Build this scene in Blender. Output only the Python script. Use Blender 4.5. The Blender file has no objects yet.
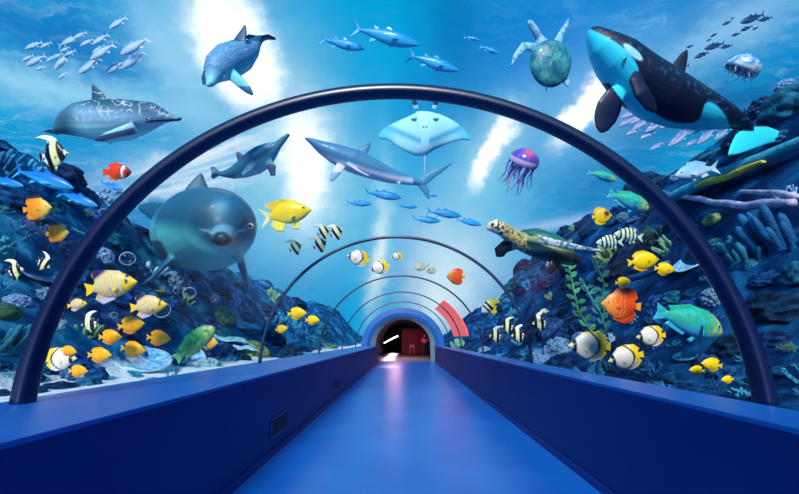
import bpy, bmesh, math, random
from mathutils import Vector, Matrix, noise
random.seed(7)
C = bpy.context.scene.collection
PI = math.pi
# ------------------------------------------------------------------ camera
F = 345.0
TH = math.atan(92 / F)
CT, ST = math.cos(TH), math.sin(TH)
CAM = Vector((0, 0, 1.42))
AX_R, AX_U, AX_F = Vector((1, 0, 0)), Vector((0, -ST, CT)), Vector((0, CT, ST))
cd = bpy.data.cameras.new('camera')
cd.sensor_width = 36.0
cd.lens = F / 799 * 36.0
cd.shift_x = -5.5 / 799
cd.clip_end = 500
cam = bpy.data.objects.new('camera', cd)
cam.location = CAM
cam.rotation_euler = (PI / 2 + TH, 0, 0)
C.objects.link(cam)
bpy.context.scene.camera = cam
sc = bpy.context.scene
sc.view_settings.view_transform = 'Standard'
sc.view_settings.look = 'None'
sc.view_settings.exposure = 0.0
sc.view_settings.gamma = 1.0
sc.view_settings.use_curve_mapping = False


def lin(c):
    return tuple(((x / 255) / 12.92 if x / 255 <= .04045 else ((x / 255 + .055) / 1.055) ** 2.4) for x in c[:3])


def at(px, py, D):
    """world point at depth D along the camera axis, seen at a photo pixel"""
    return CAM + (AX_R * ((px - 405) / F) + AX_U * ((247 - py) / F) + AX_F) * D


def ray(px, py):
    return (AX_R * ((px - 405) / F) + AX_U * ((247 - py) / F) + AX_F).normalized()


# ------------------------------------------------------------------ world: bright open water and the sky above it
def N(nt, typ, **kw):
    n = nt.nodes.new(typ)
    for k, v in kw.items():
        setattr(n, k, v)
    return n


def mth(nt, op, a, b=None, clamp=False):
    n = N(nt, 'ShaderNodeMath', operation=op, use_clamp=clamp)
    for i, v in enumerate((a, b)):
        if v is None:
            continue
        if isinstance(v, (int, float)):
            n.inputs[i].default_value = v
        else:
            nt.links.new(v, n.inputs[i])
    return n.outputs[0]


def vmath(nt, op, a, b=None):
    n = N(nt, 'ShaderNodeVectorMath', operation=op)
    for i, v in enumerate((a, b)):
        if v is None:
            continue
        if isinstance(v, (tuple, Vector)):
            n.inputs[i].default_value = v
        else:
            nt.links.new(v, n.inputs[i])
    return n.outputs['Value'] if op == 'DOT_PRODUCT' else n.outputs[0]


def mixc(nt, fac, a, b, mode='MIX'):
    n = N(nt, 'ShaderNodeMix', data_type='RGBA', blend_type=mode)
    for s, v in ((0, fac), (6, a), (7, b)):
        if isinstance(v, (int, float)):
            n.inputs[s].default_value = v
        elif isinstance(v, tuple):
            n.inputs[s].default_value = (*v[:3], 1)
        else:
            nt.links.new(v, n.inputs[s])
    return n.outputs[2]


def ramp(nt, fac, stops):
    n = N(nt, 'ShaderNodeValToRGB')
    cr = n.color_ramp
    while len(cr.elements) < len(stops):
        cr.elements.new(.5)
    for e, (p, c) in zip(cr.elements, stops):
        e.position = p
        e.color = (*c[:3], 1) if isinstance(c, tuple) else (c, c, c, 1)
    nt.links.new(fac, n.inputs[0])
    return n.outputs[0]


W = bpy.data.worlds.new('open_water')
sc.world = W
W.use_nodes = True
nt = W.node_tree
nt.nodes.clear()
tc = N(nt, 'ShaderNodeTexCoord')
D0 = tc.outputs['Generated']
nz = N(nt, 'ShaderNodeTexNoise')
nz.inputs['Scale'].default_value = 16
nz.inputs['Detail'].default_value = 6
nz.inputs['Roughness'].default_value = .65
nt.links.new(D0, nz.inputs['Vector'])
wob = vmath(nt, 'SUBTRACT', nz.outputs['Color'], (.5, .5, .5))
scl = N(nt, 'ShaderNodeVectorMath', operation='SCALE')
nt.links.new(wob, scl.inputs[0])
scl.inputs['Scale'].default_value = .085
DW = vmath(nt, 'ADD', D0, scl.outputs[0])
sep = N(nt, 'ShaderNodeSeparateXYZ')
nt.links.new(D0, sep.inputs[0])
el = mth(nt, 'ADD', mth(nt, 'MULTIPLY', sep.outputs[2], .5), .5)
base = ramp(nt, el, [(.0, lin((34, 128, 178))), (.46, lin((14, 90, 156))), (.6, lin((10, 120, 195))), (.72, lin((14, 135, 205))), (.86, lin((6, 130, 205))), (1, lin((10, 125, 200)))])
# broad slow variation
n2 = N(nt, 'ShaderNodeTexNoise')
n2.inputs['Scale'].default_value = 2.6
n2.inputs['Detail'].default_value = 3
mp = N(nt, 'ShaderNodeMapping')
mp.inputs['Rotation'].default_value = (0, .5, .3)
mp.inputs['Scale'].default_value = (1, 1, .45)
nt.links.new(DW, mp.inputs[0])
nt.links.new(mp.outputs[0], n2.inputs['Vector'])
base = mixc(nt, ramp(nt, n2.outputs[0], [(.42, 0.0), (.66, .75)]), base, lin((0, 176, 228)))
# ripples of the surface seen from below
pl = N(nt, 'ShaderNodeVectorMath', operation='DIVIDE')
nt.links.new(DW, pl.inputs[0])
cz = N(nt, 'ShaderNodeCombineXYZ')
zz = mth(nt, 'MAXIMUM', sep.outputs[2], .12)
for i in range(3):
    nt.links.new(zz, cz.inputs[i])
nt.links.new(cz.outputs[0], pl.inputs[1])
mp2 = N(nt, 'ShaderNodeMapping')
mp2.inputs['Rotation'].default_value = (0, 0, .5)
mp2.inputs['Scale'].default_value = (2.2, 9, 1)
nt.links.new(pl.outputs[0], mp2.inputs[0])
n3 = N(nt, 'ShaderNodeTexNoise')
n3.inputs['Scale'].default_value = 2.0
n3.inputs['Detail'].default_value = 7
n3.inputs['Roughness'].default_value = .62
n3.inputs['Distortion'].default_value = 1.2
nt.links.new(mp2.outputs[0], n3.inputs['Vector'])
rip = ramp(nt, n3.outputs[0], [(.45, 0.0), (.56, .12), (.68, .55), (.8, .9)])
side = ramp(nt, mth(nt, 'ABSOLUTE', sep.outputs[0]), [(.15, .1), (.5, .8)])
base = mixc(nt, mth(nt, 'MULTIPLY', rip, side), base, lin((150, 215, 245)))


def spot(acc, px, py, wa, wb, ang, col, amt=1.0, power=2.0, warp=True, k=1.0):
    """elongated patch of light centred where the photo shows it; wa, wb in photo pixels, ang from the horizontal"""
    d = ray(px, py)
    a = math.radians(ang)
    e1 = AX_R * math.cos(a) + AX_U * math.sin(a)
    e2 = AX_R * -math.sin(a) + AX_U * math.cos(a)
    foc = F / d.dot(AX_F)
    e1 = (e1 - d * e1.dot(d)).normalized()
    e2 = (e2 - d * e2.dot(d)).normalized()
    src = DW if warp else D0
    sb = vmath(nt, 'SUBTRACT', src, d)
    q1 = mth(nt, 'MULTIPLY', vmath(nt, 'DOT_PRODUCT', sb, e1), foc / wa)
    q2 = mth(nt, 'MULTIPLY', vmath(nt, 'DOT_PRODUCT', sb, e2), foc / wb)
    r2 = mth(nt, 'ADD', mth(nt, 'POWER', mth(nt, 'ABSOLUTE', q1), 2.0), mth(nt, 'POWER', mth(nt, 'ABSOLUTE', q2), 2.0))
    g = mth(nt, 'EXPONENT', mth(nt, 'MULTIPLY', mth(nt, 'POWER', r2, power / 2), -1.0))
    front = mth(nt, 'GREATER_THAN', vmath(nt, 'DOT_PRODUCT', D0, d), 0.0)
    g = mth(nt, 'MULTIPLY', mth(nt, 'MULTIPLY', g, front), amt, True)
    c = tuple(x * k for x in lin(col))
    return mixc(nt, g, acc, c)


acc = base
# wide tints
acc = spot(acc, 345, 30, 70, 60, 90, (0, 160, 218), .75)
acc = spot(acc, 450, 30, 30, 95, 20, (0, 108, 175), .6)
acc = spot(acc, 560, 40, 60, 45, 0, (22, 132, 218), .7)
acc = spot(acc, 30, 30, 90, 30, 0, (28, 110, 190), .7)
acc = spot(acc, 60, 90, 140, 18, 4, (150, 212, 244), .95)
acc = spot(acc, 722, 36, 80, 26, 28, (150, 205, 242), .75)
acc = spot(acc, 700, 110, 110, 28, -10, (14, 80, 150), .75)
acc = spot(acc, 600, 190, 60, 45, 40, (20, 105, 170), .6)
acc = spot(acc, 400, 200, 120, 80, 0, (6, 172, 228), .85)
acc = spot(acc, 290, 200, 60, 80, 80, (150, 225, 240), .6)
acc = spot(acc, 200, 165, 90, 20, 20, (150, 205, 240), .8)
acc = spot(acc, 215, 150, 60, 5, 24, (235, 248, 255), .8)
acc = spot(acc, 190, 190, 70, 5, 20, (200, 230, 250), .7)
acc = spot(acc, 175, 60, 25, 60, 10, (170, 220, 250), .7)
acc = spot(acc, 490, 205, 45, 80, 10, (110, 205, 240), .6)
acc = spot(acc, 450, 265, 45, 60, 20, (205, 238, 252), .85)
acc = spot(acc, 540, 60, 40, 30, 0, (20, 130, 215), .5)
acc = spot(acc, 630, 214, 100, 8, 6, (110, 165, 230), .7)
acc = spot(acc, 570, 222, 70, 5, 9, (170, 205, 245), .7, warp=False)
for x_, y_, a_ in ((196, 176, 22), (205, 168, 25), (214, 158, 28), (190, 186, 19), (222, 149, 31), (182, 160, 27), (230, 170, 24)):
    acc = spot(acc, x_, y_, 62, 2.0, a_, (228, 244, 253), .55, warp=False)
acc = spot(acc, 560, 130, 40, 40, 30, (90, 190, 230), .5)
acc = spot(acc, 385, 205, 10, 60, 0, (150, 225, 245), .6)  # vertical glare of the vault glass painted into the background
# blown-out light
acc = spot(acc, 240, 50, 52, 66, 15, (150, 215, 245), .85, 2)
acc = spot(acc, 238, 55, 36, 54, 12, (255, 255, 255), 1, 5, k=1.35)
acc = spot(acc, 306, 160, 42, 70, 0, (190, 235, 250), .8, 2)
acc = spot(acc, 306, 165, 22, 52, -4, (255, 255, 255), 1, 3, k=1.35)
acc = spot(acc, 491, 150, 26, 50, -32, (170, 225, 245), .7, 2)
acc = spot(acc, 492, 150, 10, 40, -28, (255, 255, 255), 1, 4, k=1.3)
acc = spot(acc, 590, 104, 40, 60, -30, (130, 190, 240), .7, 2)
acc = spot(acc, 588, 104, 14, 44, -32, (255, 255, 255), 1, 4, k=1.3)
acc = spot(acc, 378, 260, 8, 46, -6, (230, 245, 252), .9, 2)  # lower glare streak of the glass, also painted into the background
acc = spot(acc, 440, 300, 24, 30, 30, (225, 245, 252), .8, 2)
bg = N(nt, 'ShaderNodeBackground')
nt.links.new(acc, bg.inputs['Color'])
bg.inputs['Strength'].default_value = 1.0
wo = N(nt, 'ShaderNodeOutputWorld')
nt.links.new(bg.outputs[0], wo.inputs['Surface'])
# ------------------------------------------------------------------ sun from above and behind the visitor
sd = bpy.data.lights.new('sun', 'SUN')
sd.energy = 4.0
sd.angle = math.radians(12)
sd.color = (1, .99, .97)
so = bpy.data.objects.new('sun', sd)
so.rotation_euler = (math.radians(60), 0, math.radians(-6))
C.objects.link(so)
# ------------------------------------------------------------------ materials


def mat(name, col, rough=.6, metal=0, spec=.5, bump=0, bscale=20, var=None, vscale=5, coat=0, attr=False, alpha=None, emit=0, sub=0, trans=0):
    m = bpy.data.materials.new(name)
    m.use_nodes = True
    t = m.node_tree
    b = t.nodes['Principled BSDF']
    c = lin(col)
    b.inputs['Base Color'].default_value = (*c, 1)
    b.inputs['Roughness'].default_value = rough
    b.inputs['Metallic'].default_value = metal
    b.inputs['Specular IOR Level'].default_value = spec
    b.inputs['Coat Weight'].default_value = coat
    o = N(t, 'ShaderNodeTexCoord').outputs['Object']
    src = None
    if attr:
        a = N(t, 'ShaderNodeAttribute', attribute_name='Col')
        src = a.outputs['Color']
    if var is not None:
        n = N(t, 'ShaderNodeTexNoise')
        n.inputs['Scale'].default_value = vscale
        n.inputs['Detail'].default_value = 6
        t.links.new(o, n.inputs['Vector'])
        f = ramp(t, n.outputs[0], [(.35, 0.0), (.65, 1.0)])
        if attr:
            src = mixc(t, mth(t, 'MULTIPLY', f, var[3] if len(var) > 3 else .3), src, lin(var), 'MIX')
        else:
            src = mixc(t, f, c, lin(var))
    if src is not None:
        t.links.new(src, b.inputs['Base Color'])
    if bump:
        n = N(t, 'ShaderNodeTexNoise')
        n.inputs['Scale'].default_value = bscale
        n.inputs['Detail'].default_value = 5
        t.links.new(o, n.inputs['Vector'])
        bp = N(t, 'ShaderNodeBump')
        bp.inputs['Strength'].default_value = bump
        bp.inputs['Distance'].default_value = .05
        t.links.new(n.outputs[0], bp.inputs['Height'])
        t.links.new(bp.outputs[0], b.inputs['Normal'])
    if emit:
        b.inputs['Emission Color'].default_value = (*c, 1)
        b.inputs['Emission Strength'].default_value = emit
    if alpha is not None:
        b.inputs['Alpha'].default_value = alpha
    if sub:
        b.inputs['Subsurface Weight'].default_value = sub
        b.inputs['Subsurface Scale'].default_value = .1
    return m


def glassy(name, tint, lo, hi, refl=(1, 1, 1)):
    """clear sheet: lets light through, mirrors more at grazing angles"""
    m = bpy.data.materials.new(name)
    m.use_nodes = True
    t = m.node_tree
    t.nodes.clear()
    tr = N(t, 'ShaderNodeBsdfTransparent')
    tr.inputs[0].default_value = (*tint, 1)
    gl = N(t, 'ShaderNodeBsdfGlossy')
    gl.inputs['Roughness'].default_value = .03
    gl.inputs['Color'].default_value = (*refl, 1)
    lw = N(t, 'ShaderNodeLayerWeight')
    lw.inputs[0].default_value = .5
    f = ramp(t, lw.outputs['Facing'], [(.3, lo), (.8, lo + (hi - lo) * .12), (1, hi)])
    mx = N(t, 'ShaderNodeMixShader')
    t.links.new(f, mx.inputs[0])
    t.links.new(tr.outputs[0], mx.inputs[1])
    t.links.new(gl.outputs[0], mx.inputs[2])
    t.links.new(mx.outputs[0], N(t, 'ShaderNodeOutputMaterial').inputs[0])
    return m


# ------------------------------------------------------------------ helpers
def link(name, me, m=None, parent=None, loc=None):
    o = bpy.data.objects.new(name, me)
    C.objects.link(o)
    if m is not None:
        for q in (m if isinstance(m, (list, tuple)) else [m]):
            me.materials.append(q)
    if parent:
        o.parent = parent
    if loc is not None:
        o.location = loc
    return o


def obj(name, bm, m, parent=None, smooth=False, loc=None):
    me = bpy.data.meshes.new(name)
    bmesh.ops.recalc_face_normals(bm, faces=bm.faces)
    bm.to_mesh(me)
    bm.free()
    if smooth:
        me.polygons.foreach_set('use_smooth', [True] * len(me.polygons))
    return link(name, me, m, parent, loc)


def tag(o, label=None, cat=None, group=None, kind=None):
    if label:
        o['label'] = label
    if cat:
        o['category'] = cat
    if group:
        o['group'] = group
    if kind:
        o['kind'] = kind
    return o


def struct(o):
    o['kind'] = 'structure'
    return o


def empty(name, loc):
    o = bpy.data.objects.new(name, None)
    C.objects.link(o)
    o.location = loc
    o.empty_display_size = .1
    return o


def box(bm, x0, x1, y0, y1, z0, z1):
    v = [bm.verts.new(p) for p in ((x0, y0, z0), (x1, y0, z0), (x1, y1, z0), (x0, y1, z0), (x0, y0, z1), (x1, y0, z1), (x1, y1, z1), (x0, y1, z1))]
    for f in ((0, 3, 2, 1), (4, 5, 6, 7), (0, 1, 5, 4), (1, 2, 6, 5), (2, 3, 7, 6), (3, 0, 4, 7)):
        bm.faces.new([v[i] for i in f])


def loft(bm, pts, up=(0, 0, 1), seg=16, power=2.0, cap=True):
    """skin round a spine: pts = (x, y, z, side radius, up radius)"""
    P = [Vector(p[:3]) for p in pts]
    rings = []
    upv = Vector(up).normalized()
    for i, p in enumerate(pts):
        T = (P[min(i + 1, len(P) - 1)] - P[max(i - 1, 0)])
        T = T.normalized() if T.length > 1e-9 else Vector((1, 0, 0))
        S = upv.cross(T)
        if S.length < 1e-4:
            S = Vector((1, 0, 0)).cross(T)
        S.normalize()
        U = T.cross(S).normalized()
        r1, r2 = p[3], (p[4] if len(p) > 4 else p[3])
        ring = []
        for k in range(seg):
            a = 2 * PI * k / seg
            ca, sa = math.cos(a), math.sin(a)
            e = 2 / power
            ca = math.copysign(abs(ca) ** e, ca)
            sa = math.copysign(abs(sa) ** e, sa)
            ring.append(bm.verts.new(P[i] + S * (ca * r1) + U * (sa * r2)))
        rings.append(ring)
    for a, b in zip(rings[:-1], rings[1:]):
        for k in range(seg):
            bm.faces.new((a[k], a[(k + 1) % seg], b[(k + 1) % seg], b[k]))
    if cap:
        bm.faces.new(rings[0])
        bm.faces.new(rings[-1])


def interp(tab, s):
    if s <= tab[0][0]:
        return tab[0][1]
    for i in range(len(tab) - 1):
        a, b = tab[i], tab[i + 1]
        if s <= b[0]:
            t = (s - a[0]) / max(1e-9, b[0] - a[0])
            m0 = (b[1] - (tab[i - 1][1] if i > 0 else a[1])) / max(1e-9, b[0] - (tab[i - 1][0] if i > 0 else a[0]))
            m1 = ((tab[i + 2][1] if i + 2 < len(tab) else b[1]) - a[1]) / max(1e-9, (tab[i + 2][0] if i + 2 < len(tab) else b[0]) - a[0])
            h = b[0] - a[0]
            t2, t3 = t * t, t * t * t
            return (2 * t3 - 3 * t2 + 1) * a[1] + (t3 - 2 * t2 + t) * h * m0 + (-2 * t3 + 3 * t2) * b[1] + (t3 - t2) * h * m1
    return tab[-1][1]


def sst(a, b, x):
    t = max(0., min(1., (x - a) / (b - a)))
    return t * t * (3 - 2 * t)


def mixt(a, b, t):
    return tuple(x + (y - x) * t for x, y in zip(a, b))


def paint(me, fn):
    ca = me.color_attributes.new('Col', 'FLOAT_COLOR', 'POINT')
    buf = []
    for v in me.vertices:
        buf.extend((*lin(fn(v.co)), 1.0))
    ca.data.foreach_set('color', buf)


# ------------------------------------------------------------------ the tunnel
XC, ZC, RX, RZ = -.12, 1.08, 2.62, 2.34        # the clear vault
LZ = 1.0                                        # ledge height
YE = 22.9                                       # where the tunnel meets the far portal
Y0 = -3.5


def exit_depth(px, py):
    d = at(px, py, 1) - CAM
    D = .5
    while D < 60:
        p = CAM + d * D
        if p.y > YE:
            return D
        if p.z > ZC:
            if ((p.x - XC) / RX) ** 2 + ((p.z - ZC) / RZ) ** 2 > 1:
                return D
        elif abs(p.x - XC) > RX:
            return D
        D += .02
    return D


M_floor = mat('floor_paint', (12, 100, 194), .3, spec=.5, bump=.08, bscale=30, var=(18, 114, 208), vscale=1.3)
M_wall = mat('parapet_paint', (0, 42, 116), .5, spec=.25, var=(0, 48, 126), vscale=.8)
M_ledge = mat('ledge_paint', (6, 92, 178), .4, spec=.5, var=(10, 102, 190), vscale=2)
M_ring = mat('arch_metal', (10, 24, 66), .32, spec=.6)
M_thin = mat('arch_metal_far', (10, 40, 80), .4, spec=.6)
M_dark = mat('dark_void', (10, 8, 14), .8)
M_glass = glassy('acrylic', (.985, .995, 1.0), .002, .06)

XL, XR = -1.68, 1.90
XBL, XBR = -2.78, 2.38
b = bmesh.new(); box(b, XL, XR, Y0, YE + .6, -.15, 0)
struct(obj('floor', b, M_floor))
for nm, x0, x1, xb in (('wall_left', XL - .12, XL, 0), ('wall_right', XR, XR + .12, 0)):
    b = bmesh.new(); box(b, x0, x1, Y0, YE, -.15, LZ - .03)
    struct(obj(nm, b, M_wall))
for nm, x0, x1 in (('trim_1', XBL, XL), ('trim_2', XR, XBR)):
    b = bmesh.new(); box(b, x0, x1, Y0, YE, LZ - .03, LZ)
    bmesh.ops.bevel(b, geom=b.edges[:], offset=.004, segments=2, affect='EDGES')
    struct(obj(nm, b, M_ledge))
# skirting where the wall meets the floor
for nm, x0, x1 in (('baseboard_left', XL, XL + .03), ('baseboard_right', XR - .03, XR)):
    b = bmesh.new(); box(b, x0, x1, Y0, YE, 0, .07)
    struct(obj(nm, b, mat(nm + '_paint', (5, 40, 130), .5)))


# clear vault
def arc(n, rx, rz, a0=0., a1=PI):
    return [(XC + rx * math.cos(a0 + (a1 - a0) * k / n), ZC + rz * math.sin(a0 + (a1 - a0) * k / n)) for k in range(n + 1)]


def vault(name, rx, rz, th, y0, y1, m, n=72, foot=LZ):
    b = bmesh.new()
    pr = [(XC + rx, foot)] + arc(n, rx, rz) + [(XC - rx, foot)]
    po = [(XC + rx + th, foot)] + arc(n, rx + th, rz + th) + [(XC - rx - th, foot)]
    rows = []
    for y in (y0, y1):
        rows.append(([b.verts.new((x, y, z)) for x, z in pr], [b.verts.new((x, y, z)) for x, z in po]))
    for s in (0, 1):
        for k in range(len(pr) - 1):
            b.faces.new((rows[0][s][k], rows[0][s][k + 1], rows[1][s][k + 1], rows[1][s][k]))
    for r in rows:
        for k in range(len(pr) - 1):
            b.faces.new((r[0][k], r[0][k + 1], r[1][k + 1], r[1][k]))
    for k in (0, -1):
        b.faces.new((rows[0][0][k], rows[0][1][k], rows[1][1][k], rows[1][0][k]))
    return obj(name, b, m, smooth=True)


struct(vault('window_1', RX, RZ, .03, Y0, YE, M_glass))


def ringmesh(path, w_rad, w_y, y, centre):
    """a bar of rounded section bent along a path of (x, z)"""
    b = bmesh.new()
    sec = []
    for k in range(16):
        a = 2 * PI * k / 16
        ca, sa = math.cos(a), math.sin(a)
        sec.append((math.copysign(abs(ca) ** .55, ca), math.copysign(abs(sa) ** .55, sa)))
    rings = []
    for i, (x, z) in enumerate(path):
        j0, j1 = max(0, i - 1), min(len(path) - 1, i + 1)
        t = Vector((path[j1][0] - path[j0][0], 0, path[j1][1] - path[j0][1])).normalized()
        nrm = Vector((t.z, 0, -t.x))
        rings.append([b.verts.new(Vector((x, y, z)) + nrm * (s[0] * w_rad / 2) + Vector((0, s[1] * w_y / 2, 0))) for s in sec])
    for r0, r1 in zip(rings[:-1], rings[1:]):
        for k in range(16):
            b.faces.new((r0[k], r0[(k + 1) % 16], r1[(k + 1) % 16], r1[k]))
    b.faces.new(rings[0]); b.faces.new(rings[-1])
    return b


def rib(name, y, rx, rz, xc, zc, wr, wy, m, label):
    path = [(xc + rx, LZ)] + [(xc + rx * math.cos(PI * k / 90), zc + rz * math.sin(PI * k / 90)) for k in range(91)] + [(xc - rx, LZ)]
    o = obj(name, ringmesh(path, wr, wy, y, None), m, smooth=True)
    return tag(o, label, 'arch', 'arched ribs of the tunnel')


# nearest rib: its curve read off the photo on the plane y = 2.535
path = []
for k in range(0, 121):
    a0, a1 = math.radians(170.5), math.radians(9.0)
    a = a0 + (a1 - a0) * k / 120
    px, py = 394 + 377 * math.cos(a), 468.5 - 377 * math.sin(a)
    d = at(px, py, 1) - CAM
    p = CAM + d * (2.535 / d.y)
    path.append((p.x, p.z))
path = [(path[0][0], LZ)] + path + [(path[-1][0], LZ)]
o = obj('tunnel_arch', ringmesh(path, .095, .13, 2.535, None), M_ring, smooth=True)
tag(o, 'nearest and thickest dark navy arch rib spanning the whole tunnel', 'arch', 'arched ribs of the tunnel')
rib('tunnel_arch', 6.68, 2.5, 2.30, -.17, 1.11, .055, .06, M_thin, 'second arch rib, thin dark blue line just beyond the nearest thick one')
rib('tunnel_arch', 11.0, 2.5, 2.32, -.12, 1.07, .05, .06, M_thin, 'third arch rib of the tunnel, over the orange disc fish level')
rib('tunnel_arch', 15.05, 2.5, 2.28, -.14, 1.12, .05, .06, M_thin, 'fourth arch rib, next before the two smallest near the portal')
rib('tunnel_arch', 19.0, 2.5, 2.28, -.12, 1.1, .05, .06, M_thin, 'smallest arch rib, last one before the bright blue portal collar')
rib('tunnel_arch', -1.6, 2.5, 2.3, -.12, 1.1, .095, .13, M_ring, 'arch rib behind the viewer, dark navy')
# vents on the left parapet
M_vent = mat('vent_black', (3, 14, 50), .6)
M_vfr = mat('vent_frame_paint', (6, 50, 120), .4)
for i, y in enumerate((5.05, 9.1, 12.8, 16.6)):
    e = empty('wall_vent', (XL, y, .33))
    w, h = .3, .1
    b = bmesh.new()
    for q in ((-w, w, h, h + .02), (-w, w, -h - .02, -h)):
        box(b, -.01, .012, q[0] - .02, q[1] + .02, q[2], q[3])
    for q in (-w - .02, w):
        box(b, -.01, .012, q, q + .02, -h, h)
    obj('vent_frame', b, M_vfr, e)
    b = bmesh.new()
    box(b, -.005, .004, -w, w, -h, h)
    for k in range(5):
        z = -h + .03 + k * .045
        box(b, .004, .008, -w, w, z, z + .012)
    obj('grille', b, M_vent, e)
    tag(e, ['nearest and largest dark vent low on the left parapet wall', 'second dark vent along the left parapet wall', 'third small vent far along the left parapet wall', 'farthest vent at the end of the left parapet wall'][i], 'vent', 'vents along the left parapet')

# ------------------------------------------------------------------ far portal and the room behind it
M_port = mat('portal_blue', (8, 88, 160), .35, spec=.5)
M_port2 = mat('portal_reveal', (120, 135, 150), .5)
M_maroon = mat('maroon_wall', (140, 26, 44), .7)
M_roomf = mat('room_floor', (120, 120, 130), .35)


def frustum(name, prof, y_of, m):
    """rings of increasing radius index joined; prof = (rx, rz, y)"""
    b = bmesh.new()
    rows = []
    for rx, rz, y in prof:
        pts = [(XC - .02 + rx, 0)] + [(XC - .02 + rx * math.cos(PI * k / 60), 1.02 + rz * math.sin(PI * k / 60)) for k in range(61)] + [(XC - .02 - rx, 0)]
        rows.append([b.verts.new((x, y, z)) for x, z in pts])
    n = len(rows)
    for i in range(n):
        r0, r1 = rows[i], rows[(i + 1) % n]
        for k in range(len(r0) - 1):
            b.faces.new((r0[k], r0[k + 1], r1[k + 1], r1[k]))
    return obj(name, b, m, smooth=False)


o = frustum('tunnel_portal', [(2.66, 2.38, YE + .02), (2.3, 2.05, YE + .005), (2.1, 1.84, YE + .08), (2.1, 1.84, YE + .4), (2.66, 2.38, YE + .4)], None, M_port)
tag(o, 'bright blue arched collar framing the dark doorway at the tunnel end', 'portal')
b = None
rv = frustum('reveal', [(2.08, 1.84, YE + .02), (1.78, 1.66, YE + .35), (1.78, 1.66, YE + .5), (2.08, 1.84, YE + .5)], None, M_port2)
rv.parent = o
# room shell
yb = YE + 21
b = bmesh.new(); box(b, -2.4, 2.15, yb, yb + .1, 0, 3.15)
struct(obj('wall_back', b, M_dark))
struct(vault('ceiling', 2.2, 1.98, .06, YE + .42, yb, M_dark, foot=0))
b = bmesh.new(); box(b, -2.45, 2.2, YE + .6, yb, -.1, 0)
struct(obj('floor_room', b, M_roomf))
b = bmesh.new()
for k in range(13):
    x = -.2 + k * .17
    loft(b, [(x, 34, .02, .1, .05), (x, 34, 2.35, .1, .05)], up=(0, 1, 0), seg=10)
tag(obj('curtain', b, M_maroon), 'dark maroon curtain hanging behind the person in the doorway', 'curtain')
# slanted fluorescent tube
M_tube = mat('lit_tube', (225, 240, 255), .4, emit=3.0)
pA, pB = at(384, 343, 30.0), at(398, 335.8, 30.0)
b = bmesh.new(); loft(b, [(*pA, .055), (*pB, .055)], seg=12)
e = empty('fluorescent_lamp', pA)
o = obj('tube', b, M_tube, e); o.matrix_parent_inverse = Matrix.Translation(-pA)
b = bmesh.new()
b.free()
for p, q in ((pA, pA - (pB - pA) * .04), (pB, pB + (pB - pA) * .04)):
    b = bmesh.new()
    loft(b, [(*p, .065), (*q, .065)], seg=12)
    o = obj('end_cap', b, M_dark, e); o.matrix_parent_inverse = Matrix.Translation(-pA)
tag(e, 'slanting bright white fluorescent tube in the dark doorway', 'lamp')
b = bmesh.new(); box(b, -2.0, -.25, 41.0, 41.1, 0, 2.5)
tag(obj('dark_partition', b, M_dark), 'black partition panel behind the slanting tube', 'partition')
# unseen lamps added to imitate the pinkish reflection on the doorway floor
ld = bpy.data.lights.new('floor_glow_strip', 'AREA'); ld.shape = 'RECTANGLE'; ld.size = .3; ld.size_y = 13; ld.energy = 420; ld.color = (1, .8, .84); ld.spread = math.radians(24)
lo = bpy.data.objects.new('floor_glow_strip', ld); lo.location = (-1.15, 31, 2.6)
C.objects.link(lo)
ld = bpy.data.lights.new('floor_glow_spot', 'SPOT'); ld.energy = 420; ld.color = (1, .62, .66); ld.spot_size = math.radians(20); ld.spot_blend = .6; ld.shadow_soft_size = .06
lo = bpy.data.objects.new('floor_glow_spot', ld); lo.location = (-.85, YE + .2, 2.3)
lo.rotation_euler = (-math.radians(55), 0, 0)
C.objects.link(lo)
ld = bpy.data.lights.new('room_fill', 'AREA'); ld.energy = 150; ld.color = (1, .5, .6); ld.size = .8  # unseen fill lamp added to brighten the dark room
lo = bpy.data.objects.new('room_fill', ld); lo.location = (-.75, 28, 2.6)
C.objects.link(lo)
# end of the tunnel behind the viewer
b = bmesh.new(); box(b, -2.9, 2.6, Y0 - .2, Y0, -.15, 1.9)
struct(obj('wall_rear', b, M_wall))

# ------------------------------------------------------------------ sea bed and reef slopes


def fbm(p, o=5):
    return noise.fractal(p, .9, 2.1, o)


def lumps(x, y, q):
    # heads of coral rock crowded together, two sizes
    wx, wy = x + .35 * noise.noise(Vector((x, y, q))), y + .35 * noise.noise(Vector((x, y, q + 5)))
    d = noise.voronoi(Vector((wx * .62, wy * .5, q)))[0]
    e = noise.voronoi(Vector((wx * 1.7, wy * 1.4, q)))[0]
    f = noise.voronoi(Vector((wx * 4.2, wy * 3.6, q)))[0]
    return .55 * (.5 - d[0] * 1.2) + .26 * (.4 - e[0]) + .1 * (.4 - f[0]) + .35 * fbm(Vector((x * .3, y * .3, q)), 3)


def h_left(x, y):
    a = -x - 2.66
    ridge = 5.5 + .4 * math.sin(y * .35 + 1) - 1.0 * sst(8, 16, y)
    base = .86 + (ridge - .8) * sst(1.3, 6.3, a) + .25 * sst(6.3, 12, a)
    amp = .03 + .97 * sst(1.3, 2.9, a)
    return base + amp * lumps(x, y, 1.7) + .015 * fbm(Vector((x * 3, y * 3, 0)))


def h_right(x, y):
    a = x - 2.42
    ridge = 5.7 + 1.4 * math.exp(-((y - 13) / 7) ** 2) + .5 * math.sin(y * .4)
    ridge -= 1.4 * sst(18, 26, y)
    base = .84 + (ridge - .8) * sst(.4, 6.2, a) + .2 * sst(6.2, 12, a)
    amp = .04 + .96 * sst(.3, 2.4, a)
    return base + amp * lumps(x, y, 8.2)


def hgt(x, y):
    return h_left(x, y) if x < 0 else h_right(x, y)


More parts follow.
